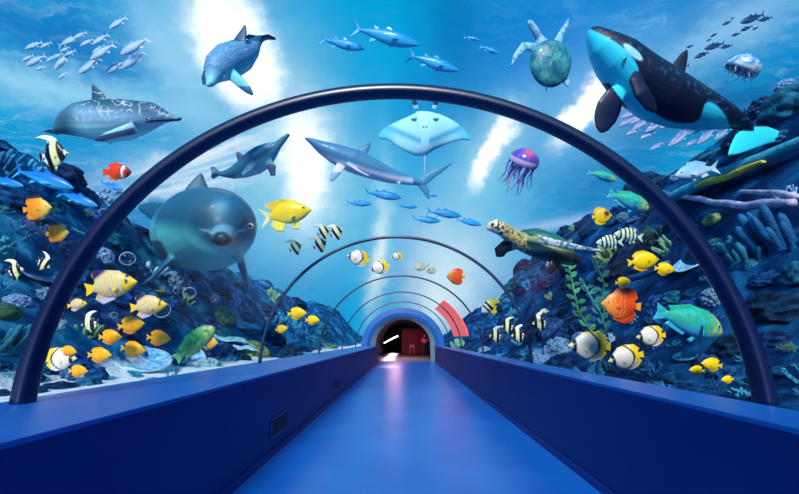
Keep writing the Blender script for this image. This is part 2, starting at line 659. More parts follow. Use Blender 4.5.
def hit(px, py, lift=0):
    """where the line of sight through a photo pixel meets a reef slope"""
    d = at(px, py, 1) - CAM
    D = exit_depth(px, py)
    while D < 50:
        p = CAM + d * D
        if p.z < hgt(p.x, p.y):
            return p, D
        D += .04
    return p, D


def reef_mat(name, dark, mid, light, sand=None, side=1):
    m = bpy.data.materials.new(name)
    m.use_nodes = True
    t = m.node_tree
    bs = t.nodes['Principled BSDF']
    bs.inputs['Roughness'].default_value = .9
    bs.inputs['Specular IOR Level'].default_value = .08
    o = N(t, 'ShaderNodeTexCoord').outputs['Object']
    n = N(t, 'ShaderNodeTexNoise'); n.inputs['Scale'].default_value = 1.1; n.inputs['Detail'].default_value = 9; n.inputs['Roughness'].default_value = .62; n.inputs['Distortion'].default_value = .8
    t.links.new(o, n.inputs['Vector'])
    c = ramp(t, n.outputs[0], [(.33, lin(dark)), (.5, lin(mid)), (.62, lin(mixt(mid, light, .5))), (.74, lin(light))])
    v = N(t, 'ShaderNodeTexVoronoi'); v.inputs['Scale'].default_value = 3.2
    t.links.new(o, v.inputs['Vector'])
    c = mixc(t, ramp(t, v.outputs['Distance'], [(.0, .35), (.22, 0.0)]), c, lin(light))
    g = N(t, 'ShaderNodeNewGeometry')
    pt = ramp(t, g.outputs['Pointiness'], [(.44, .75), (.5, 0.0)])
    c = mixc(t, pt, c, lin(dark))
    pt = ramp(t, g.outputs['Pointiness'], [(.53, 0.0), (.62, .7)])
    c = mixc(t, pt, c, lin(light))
    if sand:
        sx = N(t, 'ShaderNodeSeparateXYZ'); t.links.new(o, sx.inputs[0])
        q = mth(t, 'ADD', mth(t, 'MULTIPLY', sx.outputs[0], side), mth(t, 'MULTIPLY', n.outputs[0], -1.4))
        f = N(t, 'ShaderNodeMapRange'); f.inputs[1].default_value = sand[1]; f.inputs[2].default_value = sand[1] + .35; f.inputs[3].default_value = 1; f.inputs[4].default_value = 0
        t.links.new(q, f.inputs[0])
        c = mixc(t, f.outputs[0], c, lin(sand[0]))
    t.links.new(c, bs.inputs['Base Color'])
    bp = N(t, 'ShaderNodeBump'); bp.inputs['Strength'].default_value = .7; bp.inputs['Distance'].default_value = .12
    n4 = N(t, 'ShaderNodeTexNoise'); n4.inputs['Scale'].default_value = 5; n4.inputs['Detail'].default_value = 8; n4.inputs['Roughness'].default_value = .7
    t.links.new(o, n4.inputs['Vector'])
    t.links.new(n4.outputs[0], bp.inputs['Height'])
    t.links.new(bp.outputs[0], bs.inputs['Normal'])
    return m


def terrain(name, side, m):
    b = bmesh.new()
    xs = []
    a = 0.0
    while a < 14:
        xs.append(a)
        a += .085 if a < 7 else .4
    x0 = 2.66 if side < 0 else 2.42
    ny = 300
    rows = []
    for j in range(ny + 1):
        y = -4 + 50 * (j / ny) ** 1.35
        rows.append([b.verts.new((side * (x0 + q), y, hgt(side * (x0 + q), y))) for q in xs])
    for r0, r1 in zip(rows[:-1], rows[1:]):
        for k in range(len(xs) - 1):
            b.faces.new((r0[k], r0[k + 1], r1[k + 1], r1[k]) if side > 0 else (r0[k], r1[k], r1[k + 1], r0[k + 1]))
    # skirt down to make the ground solid
    me = obj(name, b, m, smooth=True)
    return struct(me)


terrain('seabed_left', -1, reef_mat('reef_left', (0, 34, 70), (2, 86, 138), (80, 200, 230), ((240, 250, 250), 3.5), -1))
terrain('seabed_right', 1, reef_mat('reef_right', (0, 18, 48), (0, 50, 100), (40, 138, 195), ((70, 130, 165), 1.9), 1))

# ------------------------------------------------------------------ fish
M_fish = mat('fish_skin', (255, 255, 255), .42, spec=.4, attr=True, coat=.15)
M_fishv = mat('fish_skin_mottled', (255, 255, 255), .4, spec=.4, attr=True, var=(20, 70, 90, .25), vscale=22)
M_eyew = mat('eye_pale', (225, 225, 200), .3)
M_eyeb = mat('eye_pupil', (8, 8, 12), .15)


def eye_mesh():
    b = bmesh.new()
    bmesh.ops.create_uvsphere(b, u_segments=12, v_segments=8, radius=1.0)
    for f in b.faces:
        f.material_index = 1 if abs(f.calc_center_median().z) > .62 else 0
        f.smooth = True
    me = bpy.data.meshes.new('eye')
    b.to_mesh(me); b.free()
    me.materials.append(M_eyew); me.materials.append(M_eyeb)
    return me


EYE = eye_mesh()


def fin_grid(b, pairs, n=14, m=5, t0=.012, t1=.003, nrm=(0, 1, 0)):
    """a tapered fin between root points and tip points"""
    nv = Vector(nrm).normalized()
    cols = []
    for i in range(n + 1):
        s = i / n * (len(pairs) - 1)
        k = min(int(s), len(pairs) - 2)
        f = s - k
        r = Vector(pairs[k][0]).lerp(Vector(pairs[k + 1][0]), f)
        t = Vector(pairs[k][1]).lerp(Vector(pairs[k + 1][1]), f)
        col = []
        for j in range(m + 1):
            q = j / m
            p = r.lerp(t, q)
            th = t0 + (t1 - t0) * q
            col.append((b.verts.new(p + nv * th), b.verts.new(p - nv * th)))
        cols.append(col)
    for i in range(n):
        for j in range(m):
            a, c = cols[i], cols[i + 1]
            b.faces.new((a[j][0], a[j + 1][0], c[j + 1][0], c[j][0]))
            b.faces.new((a[j][1], c[j][1], c[j + 1][1], a[j + 1][1]))
        b.faces.new((cols[i][m][0], cols[i][m][1], cols[i + 1][m][1], cols[i + 1][m][0]))
    for i in (0, n):
        for j in range(m):
            b.faces.new((cols[i][j][0], cols[i][j][1], cols[i][j + 1][1], cols[i][j + 1][0]))


def fish_mesh(name, sp):
    """one continuous skin: nose at x=+.5, tail tip at x=-.5, z up"""
    b = bmesh.new()
    n, seg = sp.get('n', 44), 24
    top, bot, wid = sp['top'], sp['bot'], sp['wid']
    s1 = top[-1][0]
    rings = []
    for i in range(n + 1):
        s = s1 * (i / n) ** 1.15
        zt, zb, w = interp(top, s), interp(bot, s), max(.003, interp(wid, s))
        zc, zh = (zt + zb) / 2, max(.004, (zt - zb) / 2)
        ring = []
        for k in range(seg):
            a = 2 * PI * k / seg
            ring.append(b.verts.new((.5 - s, w * math.copysign(abs(math.cos(a)) ** 1.15, math.cos(a)), zc + zh * math.sin(a))))
        rings.append(ring)
    for a, c in zip(rings[:-1], rings[1:]):
        for k in range(seg):
            b.faces.new((a[k], a[(k + 1) % seg], c[(k + 1) % seg], c[k]))
    b.faces.new(rings[0]); b.faces.new(rings[-1])
    for f in sp['fins']:
        fin_grid(b, [((.5 - q[0], 0, q[1]), (.5 - q[2], 0, q[3])) for q in f], t0=.009, t1=.002)
    for sgn in (1, -1):
        for f in sp.get('pect', []):
            w = interp(wid, f[0][0])
            fin_grid(b, [((.5 - q[0], sgn * w * .8, q[1]), (.5 - q[2], sgn * (w + .05), q[3])) for q in f], n=8, m=4, t0=.006, t1=.002)
    bmesh.ops.recalc_face_normals(b, faces=b.faces)
    me = bpy.data.meshes.new(name)
    b.to_mesh(me); b.free()
    me.polygons.foreach_set('use_smooth', [True] * len(me.polygons))
    paint(me, lambda p: sp['col'](.5 - p.x, p.z, p.y))
    me.materials.append(M_fishv if sp.get('mottle') else M_fish)
    return me


def tail(s, r, e, h, fork=.0):
    return [(s, r, e, h), (s - .01, r * .6, e - fork * .5, h * .5), (s - .01, 0, e - fork, 0), (s - .01, -r * .6, e - fork * .5, -h * .5), (s, -r, e, -h)]


def band(s, a, b, w=.012):
    return sst(a - w, a + w, s) * (1 - sst(b - w, b + w, s))


def c_tang(body, dark):
    def f(s, z, y):
        c = mixt(body, dark, .55 * sst(-.02, -.22, z) + .2 * band(s, .8, .86))
        return mixt(c, dark, .5 * (abs(z) > .27))
    return f


def c_idol(s, z, y):
    q = s - .12 * z
    pale, white, blk = (240, 245, 170), (250, 252, 240), (8, 8, 14)
    c = white
    c = mixt(c, pale, band(s, .2, .5))
    c = mixt(c, (235, 200, 90), band(s, 0.02, .08))
    for a, e in ((.13, .3), (.54, .74)):
        c = mixt(c, blk, band(q, a, e))
    c = mixt(c, blk, band(s, .86, .96))
    if z > .44:
        c = white
    return c


def c_butter(s, z, y):
    body, yel, blk = (242, 232, 212), (255, 212, 20), (14, 10, 10)
    c = body
    q = s + .22 * z
    c = mixt(c, yel, sst(.70, .73, q))
    c = mixt(c, yel, sst(.22, .3, z - .1 * s) * sst(.3, .4, s))
    c = mixt(c, blk, band(s + .55 * (z - .03) ** 2 * 4 - .02, .64, .70))
    c = mixt(c, blk, band(s + .1 * z, .10, .17) + 0)
    c = mixt(c, yel, .7 * band(s, 0, .05))
    return c


def c_disc(face, mid, rim, lines):
    def f(s, z, y):
        c = mixt(face, mid, sst(.15, .45, s))
        w = math.sin(60 * s + 9 * math.sin(22 * z)) * .5 + .5
        c = mixt(c, lines, .45 * sst(.6, .9, w) * (1 - sst(.5, .75, s)))
        c = mixt(c, rim, sst(.32, .40, abs(z)) * sst(.25, .45, s))
        c = mixt(c, (250, 170, 40), sst(.86, .9, s))
        return c
    return f


def c_royal(s, z, y):
    yel, wh, blu, dk = (250, 205, 40), (240, 240, 225), (80, 70, 150), (44, 34, 96)
    w = math.sin(2 * PI * 13 * (s - .03 * math.sin(z * 8)))
    c = mixt(yel, mixt(wh, blu, .25 + .3 * (z < -.05)), sst(-.2, .3, w))
    c = mixt(c, (250, 200, 30), 1 - sst(.2, .25, s))
    c = mixt(c, dk, band(s, .13, .17) * (z > -.02))
    c = mixt(c, dk, sst(.14, .2, z - .55 * (.78 - s)) * sst(.45, .6, s) * (1 - sst(.82, .86, s)))
    c = mixt(c, (200, 190, 220), sst(-.17, -.25, z) * sst(.4, .5, s) * (1 - sst(.82, .86, s)))
    return mixt(c, (252, 210, 30), sst(.8, .84, s))


def c_serg(s, z, y):
    c = mixt((185, 225, 205), (235, 240, 200), sst(-.1, .2, z))
    for a in (.16, .3, .44, .58, .72):
        c = mixt(c, (18, 30, 40), band(s + .05 * z, a, a + .055))
    return c


def c_clown(s, z, y):
    c = mixt((250, 60, 10), (200, 20, 10), .5 * (math.sin(40 * s) > .2) * 0)
    c = mixt(c, (250, 120, 30), sst(.02, .2, -z) * .6)
    c = mixt(c, (250, 240, 235), band(s + .15 * z, .2, .29))
    c = mixt(c, (40, 10, 20), band(s, .28, .31) * .8)
    c = mixt(c, (150, 20, 15), 1 - sst(.1, .19, s))
    return c


def c_clark(s, z, y):
    c = (240, 225, 60)
    c = mixt(c, (245, 240, 220), band(s, .0, .6))
    c = mixt(c, (12, 12, 18), band(s + .1 * z, .24, .33))
    c = mixt(c, (12, 12, 18), band(s + .1 * z, .42, .56))
    c = mixt(c, (245, 225, 40), sst(.2, .3, -z))
    return c


def c_damsel(s, z, y):
    c = mixt((250, 215, 30), (255, 235, 90), sst(.0, -.15, z))
    return mixt(c, (235, 240, 200), sst(.72, .86, s) * .9)


def c_parrot(a, bk, face, belly):
    def f(s, z, y):
        n = .5 + .5 * noise.noise(Vector((s * 14, z * 20, y * 12)))
        c = mixt(a, bk, sst(.3, .7, n))
        c = mixt(c, belly, sst(.0, -.12, z))
        c = mixt(c, face, (1 - sst(.12, .34, s)) * sst(.35, .6, n))
        return mixt(c, belly, sst(.8, .9, s) * .5)
    return f


def c_plain(back, belly, z0=0.0, w=.06):
    return lambda s, z, y: mixt(belly, back, sst(z0 - w, z0 + w, z))


def c_yround(s, z, y):
    c = (245, 205, 15)
    d = math.hypot(s - .3, z - .1)
    c = mixt(c, (60, 40, 10), (1 - sst(.1, .17, d)))
    w = math.sin(2 * PI * 9 * (s + z))
    return mixt(c, (215, 150, 10), .5 * sst(.5, .8, w))


S = {}
oval = dict(top=[(0, .0), (.05, .05), (.2, .2), (.45, .27), (.65, .21), (.8, .07), (.86, .045)],
            bot=[(0, -.02), (.06, -.06), (.2, -.18), (.45, -.26), (.65, -.21), (.8, -.07), (.86, -.045)],
            wid=[(0, .012), (.1, .055), (.35, .1), (.7, .05), (.86, .014)],
            fins=[tail(.84, .045, .99, .13, .04), [(.22, .18, .27, .24), (.4, .24, .45, .33), (.6, .2, .68, .31), (.76, .08, .83, .19)],
                  [(.35, -.22, .4, -.29), (.55, -.22, .6, -.33), (.76, -.08, .83, -.2)]],
            pect=[[(.28, .01, .4, .07), (.28, -.05, .42, -.04)]], eye=(.13, .04, .028))
S['tang'] = dict(oval, col=c_tang((255, 214, 5), (214, 150, 5)))
S['ochre'] = dict(oval, col=c_tang((250, 180, 15), (205, 115, 10)))
S['idol'] = dict(n=60, top=[(0, .02), (.08, .05), (.14, .14), (.25, .33), (.36, .42), (.5, .37), (.65, .24), (.78, .07), (.84, .05)],
                 bot=[(0, -.01), (.08, -.06), (.2, -.2), (.4, -.37), (.5, -.38), (.65, -.24), (.78, -.06), (.84, -.05)],
                 wid=[(0, .012), (.15, .06), (.35, .09), (.65, .05), (.84, .012)],
                 fins=[tail(.82, .05, .99, .17, .05),
                       [(.28, .34, .36, .52), (.34, .38, .5, .62), (.38, .38, .75, .68), (.42, .38, 1.02, .62), (.46, .36, .8, .58), (.52, .33, .62, .42), (.7, .17, .8, .2)],
                       [(.38, -.32, .46, -.5), (.5, -.35, .64, -.54), (.62, -.26, .7, -.34), (.76, -.07, .82, -.15)]],
                 pect=[[(.3, -.03, .4, .0), (.3, -.08, .4, -.12)]], eye=(.14, .06, .026), col=c_idol)
S['butter'] = dict(n=56, top=[(0, .0), (.06, .04), (.15, .15), (.35, .3), (.6, .3), (.78, .2), (.88, .06)],
                   bot=[(0, -.03), (.06, -.05), (.15, -.13), (.35, -.28), (.6, -.3), (.78, -.2), (.88, -.06)],
                   wid=[(0, .012), (.15, .07), (.35, .12), (.65, .08), (.88, .014)],
                   fins=[tail(.86, .06, .99, .09), [(.28, .26, .3, .3), (.5, .3, .52, .35), (.7, .26, .77, .32), (.84, .1, .91, .18)],
                         [(.4, -.28, .42, -.31), (.6, -.3, .63, -.35), (.74, -.22, .8, -.29), (.85, -.08, .91, -.16)]],
                   pect=[[(.3, 0, .4, .04), (.3, -.06, .4, -.1)]], eye=(.125, .03, .026), col=c_butter)
disc = dict(n=56, top=[(0, .0), (.06, .07), (.18, .22), (.4, .35), (.6, .34), (.78, .2), (.86, .06)],
            bot=[(0, -.03), (.06, -.08), (.18, -.22), (.4, -.35), (.6, -.34), (.78, -.2), (.86, -.06)],
            wid=[(0, .012), (.15, .07), (.4, .1), (.7, .05), (.86, .014)],
            fins=[tail(.84, .06, 1, .11), [(.3, .3, .34, .37), (.55, .34, .62, .46), (.72, .25, .84, .38), (.82, .1, .9, .2)],
                  [(.3, -.3, .34, -.37), (.55, -.34, .62, -.46), (.72, -.25, .84, -.38), (.82, -.1, .9, -.2)]],
            pect=[[(.3, 0, .42, .05), (.3, -.08, .42, -.06)]], eye=(.14, .05, .026))
S['disc_o'] = dict(disc, col=c_disc((255, 196, 60), (248, 150, 30), (60, 30, 60), (255, 220, 120)))
S['disc_r'] = dict(disc, col=c_disc((255, 150, 40), (248, 84, 14), (240, 60, 10), (255, 215, 130)))
S['royal'] = dict(n=110, top=[(0, .0), (.05, .05), (.15, .14), (.35, .24), (.6, .23), (.76, .14), (.84, .06)],
                  bot=[(0, -.03), (.06, -.07), (.15, -.13), (.35, -.22), (.6, -.21), (.76, -.12), (.84, -.06)],
                  wid=[(0, .015), (.15, .07), (.35, .11), (.65, .07), (.84, .02)],
                  fins=[tail(.82, .05, 1, .13, .03), [(.25, .2, .3, .25), (.5, .23, .56, .31), (.68, .18, .8, .34), (.78, .1, .84, .24)],
                        [(.42, -.2, .46, -.27), (.6, -.2, .7, -.33), (.76, -.1, .84, -.22)]],
                  pect=[[(.28, -.02, .4, .0), (.28, -.08, .38, -.14)]], eye=(.14, .04, .024), col=c_royal)
S['serg'] = dict(n=70, top=[(0, .02), (.08, .09), (.25, .2), (.45, .23), (.65, .16), (.78, .06), (.84, .05)],
                 bot=[(0, -.01), (.08, -.07), (.25, -.18), (.45, -.21), (.65, -.14), (.78, -.05), (.84, -.05)],
                 wid=[(0, .012), (.15, .07), (.35, .1), (.65, .05), (.84, .012)],
                 fins=[tail(.82, .05, .99, .16, .08), [(.28, .18, .32, .26), (.5, .2, .58, .28), (.66, .13, .76, .22)], [(.5, -.18, .55, -.25), (.66, -.12, .76, -.2)]],
                 pect=[[(.3, 0, .42, .03), (.3, -.06, .4, -.1)]], eye=(.12, .05, .026), col=c_serg)
S['clown'] = dict(top=[(0, .03), (.08, .13), (.25, .24), (.45, .27), (.65, .22), (.8, .12), (.84, .09)],
                  bot=[(0, -.05), (.08, -.14), (.25, -.24), (.45, -.26), (.65, -.2), (.8, -.11), (.84, -.09)],
                  wid=[(0, .03), (.15, .1), (.35, .13), (.65, .08), (.84, .02)],
                  fins=[tail(.82, .09, 1, .14), [(.25, .2, .3, .28), (.5, .24, .55, .34), (.72, .14, .82, .27)], [(.45, -.22, .5, -.32), (.7, -.14, .8, -.26)]],
                  pect=[[(.3, 0, .44, .05), (.3, -.1, .44, -.12)]], eye=(.13, .07, .03), col=c_clown)
S['clark'] = dict(S['clown'], col=c_clark, fins=[tail(.82, .09, 1.05, .22, .04), [(.25, .2, .3, .26), (.5, .24, .55, .32), (.72, .14, .82, .25)], [(.3, -.22, .42, -.5), (.42, -.24, .6, -.52), (.55, -.22, .66, -.34), (.72, -.12, .8, -.22)]])
S['damsel'] = dict(top=[(0, .0), (.05, .05), (.2, .16), (.42, .23), (.62, .17), (.76, .07), (.8, .06)],
                   bot=[(0, -.03), (.05, -.07), (.2, -.16), (.42, -.2), (.62, -.13), (.76, -.06), (.8, -.05)],
                   wid=[(0, .015), (.15, .07), (.35, .1), (.65, .05), (.8, .015)],
                   fins=[tail(.78, .06, 1, .2, .13), [(.22, .15, .26, .22), (.45, .22, .52, .29), (.66, .13, .82, .25), (.72, .09, .86, .2)],
                         [(.26, -.16, .3, -.34), (.34, -.18, .42, -.3)], [(.5, -.17, .6, -.33), (.62, -.12, .74, -.28), (.72, -.07, .8, -.16)]],
                   pect=[[(.28, 0, .38, .03), (.28, -.08, .36, -.12)]], eye=(.12, .045, .028), col=c_damsel)
parr = dict(top=[(0, .02), (.05, .09), (.18, .17), (.4, .2), (.6, .15), (.8, .06), (.86, .055)],
            bot=[(0, -.05), (.06, -.1), (.2, -.16), (.4, -.17), (.6, -.13), (.8, -.06), (.86, -.055)],
            wid=[(0, .03), (.12, .08), (.35, .12), (.65, .07), (.86, .018)],
            fins=[tail(.84, .055, 1, .12, .03), [(.2, .15, .24, .2), (.5, .16, .54, .22), (.78, .06, .84, .12)], [(.48, -.14, .52, -.2), (.76, -.06, .82, -.12)], [(.3, -.15, .38, -.26), (.36, -.16, .44, -.24)]],
            pect=[[(.28, 0, .42, .02), (.28, -.07, .38, -.14)]], eye=(.12, .05, .02), mottle=True)
S['parrot_g'] = dict(parr, col=c_parrot((60, 170, 90), (20, 120, 70), (190, 200, 110), (120, 190, 120)))
S['parrot_b'] = dict(parr, col=c_parrot((40, 190, 190), (50, 180, 120), (220, 220, 80), (60, 190, 225)))
S['snapper'] = dict(top=[(0, .0), (.06, .06), (.2, .14), (.4, .17), (.6, .12), (.76, .05), (.82, .04)],
                    bot=[(0, -.03), (.1, -.08), (.3, -.13), (.5, -.12), (.65, -.08), (.78, -.04), (.82, -.035)],
                    wid=[(0, .015), (.15, .06), (.35, .08), (.65, .04), (.82, .012)],
                    fins=[tail(.8, .04, 1, .15, .1), [(.25, .13, .3, .2), (.45, .15, .5, .21), (.68, .08, .74, .13)], [(.55, -.1, .58, -.16), (.68, -.07, .74, -.12)], [(.3, -.12, .4, -.19), (.36, -.12, .44, -.17)]],
                    pect=[[(.28, 0, .4, .0), (.28, -.05, .38, -.09)]], eye=(.11, .03, .022), col=c_plain((130, 190, 215), (205, 235, 240), .02, .1))
tuna = dict(n=30, top=[(0, .0), (.08, .05), (.25, .1), (.45, .11), (.65, .08), (.85, .025), (.9, .02)],
            bot=[(0, -.01), (.08, -.05), (.25, -.1), (.45, -.11), (.65, -.07), (.85, -.025), (.9, -.02)],
            wid=[(0, .01), (.15, .05), (.35, .08), (.65, .05), (.9, .012)],
            fins=[[(.88, .02, 1.02, .16), (.88, 0, .93, .0), (.88, -.02, 1.02, -.16)], [(.38, .1, .5, .16), (.5, .1, .53, .12)], [(.6, .08, .72, .14), (.66, .07, .7, .08)], [(.6, -.08, .72, -.14), (.66, -.07, .7, -.08)]],
            pect=[[(.28, 0, .45, -.04), (.28, -.03, .42, -.07)]], eye=(.08, .015, .014))
S['tuna'] = dict(tuna, col=c_plain((6, 140, 215), (60, 195, 240), 0, .06))
S['tuna_v'] = dict(tuna, col=c_plain((4, 115, 225), (70, 190, 245), .0, .05))
S['silver'] = dict(tuna, n=24, eye=None, pect=[], col=lambda s, z, y: mixt(mixt((205, 235, 250), (130, 185, 225), sst(.0, .06, z)), (215, 160, 205), .35 * band(z, -.02, .02, .01)))
S['mauve'] = dict(tuna, n=24, eye=None, pect=[], col=lambda s, z, y: mixt((190, 205, 230), (110, 125, 185), sst(-.01, .05, z)))
S['darkf'] = dict(tuna, n=24, eye=None, pect=[], col=c_plain((8, 40, 90), (50, 110, 160), -.02, .05))
S['yround'] = dict(disc, col=c_yround)
S['pale'] = dict(S['serg'], col=c_plain((190, 200, 150), (240, 240, 210), .05, .1))
MESH = {}
KIND = dict(tang='yellow_tang', ochre='yellow_tang', idol='moorish_idol', butter='butterflyfish', disc_o='disc_fish', disc_r='disc_fish', royal='angelfish', serg='striped_damselfish',
            clown='clownfish', clark='clownfish', damsel='damselfish', parrot_g='parrotfish', parrot_b='parrotfish', snapper='snapper', tuna='tuna', tuna_v='tuna', silver='schooling_fish', mauve='schooling_fish', darkf='schooling_fish', yround='rabbitfish', pale='small_fish')


def frame_mat(P0, P1, hz=1.0, flip=False, roll=0):
    X = P0 - P1
    L = X.length
    X.normalize()
    w = -AX_F
    Sd = (w - X * w.dot(X)).normalized()
    Z = X.cross(Sd)
    if (Z.dot(AX_U) < 0) != flip:
        Sd = -Sd
        Z = X.cross(Sd)
    R = Matrix((X, Sd, Z)).transposed().to_4x4()
    return R, L


def swim(kind, nose, tailp, label, extra=.5, dz=0.0, group=None, hz=1.0, flip=False, roll=0, cat='fish', D=None):
    """a fish whose nose and tail tip the photo shows at two places; dz = how much nearer the nose is"""
    if kind not in MESH:
        MESH[kind] = fish_mesh(KIND[kind], S[kind])
    mx, my = (nose[0] + tailp[0]) / 2, (nose[1] + tailp[1]) / 2
    if D is None:
        D = exit_depth(mx, my) + extra
    P0, P1 = at(nose[0], nose[1], D - dz / 2), at(tailp[0], tailp[1], D + dz / 2)
    R, L = frame_mat(P0, P1, flip=flip)
    o = bpy.data.objects.new(KIND[kind], MESH[kind])
    C.objects.link(o)
    o.matrix_world = Matrix.Translation((P0 + P1) / 2) @ R @ Matrix.Rotation(math.radians(roll), 4, 'X') @ Matrix.Diagonal((L, L, L * hz, 1))
    tag(o, label, cat, group)
    e = S[kind].get('eye')
    if e and math.hypot(nose[0] - tailp[0], nose[1] - tailp[1]) > 11:
        w = interp(S[kind]['wid'], e[0])
        for sg in (1, -1):
            q = bpy.data.objects.new('eye', EYE)
            C.objects.link(q)
            q.parent = o
            q.location = (.5 - e[0], sg * w * .93, e[1])
            q.rotation_euler = (PI / 2, 0, 0)
            q.scale = (e[2], e[2], e[2] * .55)
    return o


G = 'black and white striped fish'
swim('idol', (69, 153), (38, 157), 'largest black and pale yellow striped fish, upper left above the tunnel arch', 1.0, group=G)
swim('idol', (24, 269), (6, 272), 'small black and white banded fish at the left edge by the arch', .9, group=G)
swim('idol', (50, 268), (37, 259), 'small yellowish banded fish with raised fin, left of the big arch', 1.0, group=G)
swim('idol', (81, 325), (99, 322), 'black banded fish with white curved streamer above the ochre shoal', .4, group=G)
swim('idol', (302, 244), (289, 251), 'lowest left one of the four striped fish above the second arch', .6, group=G)
swim('idol', (327, 241), (313, 248), 'lower right one of the four striped fish above the second arch', .7, group=G)
swim('idol', (330, 229), (317, 235), 'middle one of the four striped fish over the second arch', .9, group=G)
swim('idol', (343, 229), (330, 236), 'rightmost one of the four striped fish over the second arch', .8, group=G)
swim('idol', (489, 336), (503, 335), 'leftmost of three banded fish just inside the second arch right leg', .6, group=G)
swim('idol', (501, 327), (515, 326), 'topmost of three banded fish just inside the second arch right leg', .9, group=G)
swim('idol', (511, 336), (526, 334), 'banded fish touching the second arch right leg in the picture', .5, group=G)
swim('idol', (532, 324), (548, 321), 'banded fish just outside the second arch right leg', .6, group=G)
G = 'pale butterflyfish with black and yellow rears'
swim('butter', (77, 358), (43, 360), 'pale butterflyfish facing right with broad yellow rear, low on the left', .55, group=G)
swim('butter', (568, 345), (611, 347), 'largest pale butterflyfish facing left above the right ledge', .7, group=G)
swim('butter', (608, 361), (644, 354), 'pale butterflyfish right of and below the largest one', .45, group=G)
swim('butter', (636, 337), (666, 335), 'pale butterflyfish below the tail of the orange red disc fish', .8, group=G)
swim('butter', (347, 255), (370, 261), 'pale butterflyfish tilted under the second arch crown, leftmost', .9, group=G)
swim('butter', (370, 270), (390, 265), 'pale butterflyfish level with the third arch crown', .7, group=G)
swim('butter', (391, 257), (403, 256), 'smallest white butterflyfish near the middle of the tunnel crown', .7, group=G)
G = 'lemon yellow tangs on the right'
swim('tang', (659, 259), (627, 263), 'largest lemon yellow tang above the orange red disc fish', .9, group=G)
swim('tang', (675, 270), (654, 268), 'lemon yellow tang touching the largest one from lower right', .8, group=G)
swim('tang', (631, 281), (615, 283), 'small lemon yellow tang between larger tangs and orange disc fish', .9, group=G)
swim('tang', (701, 363), (723, 366), 'largest of three yellow tangs at the foot of the right arch', .5, group=G)
swim('tang', (689, 370), (705, 371), 'yellow tang left of the trio at the right arch foot', .55, group=G)
swim('tang', (721, 380), (734, 379), 'lowest and smallest yellow tang at the right arch foot', .35, group=G)
G = 'yellow tangs beside the second arch'
swim('tang', (307, 313), (287, 314), 'largest of three yellow tangs inside the second arch left leg', .7, group=G)
swim('tang', (320, 320), (305, 320), 'yellow tang right of the trio inside the second arch left leg', .6, group=G)
swim('tang', (288, 328), (275, 330), 'smallest low yellow tang by the second arch left leg', .5, group=G)
G = 'ochre tangs low on the left'
swim('ochre', (145, 323), (117, 327), 'topmost ochre tang of the left shoal, under the smaller angelfish', .55, group=G)
swim('ochre', (122, 337), (98, 337), 'ochre tang left of the shoal, second row', .5, group=G)
swim('ochre', (171, 339), (146, 337), 'rightmost ochre tang of the left shoal', .6, group=G)
swim('ochre', (146, 351), (120, 348), 'ochre tang in the middle of the shoal above a pale plate coral', .45, group=G)
swim('ochre', (112, 355), (87, 355), 'ochre tang right beside the yellow and white butterflyfish', .4, group=G)
swim('ochre', (88, 371), (68, 371), 'lowest ochre tang just above the left ledge', .25, group=G)
swim('ochre', (77, 352), (60, 350), 'ochre tang overlapping the pale butterflyfish low on the left', .35, group=G)
G = 'orange disc fish'
swim('disc_o', (52, 207), (23, 210), 'upper amber disc fish with dark back fin at the far left', 1.2, group=G)
swim('disc_o', (69, 232), (46, 234), 'lower smaller amber disc fish at the far left', 1.2, group=G)
swim('disc_r', (601, 303), (641, 307), 'large bright orange red disc fish beside the right side reef', .7, group=G)
swim('disc_r', (446, 276), (465, 277), 'small orange disc fish under the second arch crown', .7, group=G)
G = 'striped angelfish'
swim('royal', (137, 281), (85, 290), 'larger yellow and violet striped angelfish with yellow tail', .6, group=G)
swim('royal', (167, 304), (130, 308), 'smaller pale striped angelfish with yellow tail below the larger one', .75, group=G)
swim('royal', (87, 303), (67, 306), 'tiny pinkish angelfish with yellow tail next to the big left arch', .7, group=G)
swim('serg', (596, 243), (624, 242), 'left one of two pale fish with black bars beside the turtle flipper', 1.0, group='barred damselfish')
swim('serg', (614, 234), (644, 238), 'right larger one of two pale fish with black bars beside the turtle flipper', 1.3, group='barred damselfish')
swim('clown', (131, 172), (103, 172), 'red orange clownfish with one white band above the left arch', .9)
swim('clark', (482, 312), (497, 300), 'yellow tailed clownfish with black and white bands inside the second arch', .7)
swim('damsel', (311, 209), (259, 219), 'large golden yellow damselfish with pale tail in the tunnel middle', .8)
swim('yround', (612, 215), (592, 217), 'round yellow fish with dark eye patch left of the big right arch', 1.0)
swim('parrot_g', (214, 327), (175, 360), 'green parrotfish nosing upward above the left ledge', .6, hz=1.0, group='parrotfish')
swim('parrot_b', (721, 331), (655, 311), 'large turquoise and green parrotfish just inside the right arch', .45, hz=1.1, group='parrotfish')
swim('parrot_b', (648, 208), (608, 193), 'dim turquoise parrotfish right behind the big right arch', 1.6, group='parrotfish')
swim('parrot_b', (616, 180), (587, 172), 'small slim teal parrotfish left of the big right arch crown', 1.6, group='parrotfish', hz=.8)
swim('snapper', (675, 175), (720, 167), 'pale silvery snapper swimming left under the orca', 1.2, hz=1.1)
swim('pale', (413, 268), (430, 266), 'left of two tiny cream fish near the third arch crown', .5, group='tiny cream fish')
swim('pale', (426, 272), (439, 270), 'right of two tiny cream fish near the third arch crown', .5, group='tiny cream fish')
swim('pale', (540, 311), (549, 311), 'tiny cream fish above the banded fish at the second arch right leg', .7, group='tiny cream fish')
swim('disc_o', (218, 343), (200, 341), 'small dull orange fish behind the green parrotfish', .9)
G = 'blue tunas'
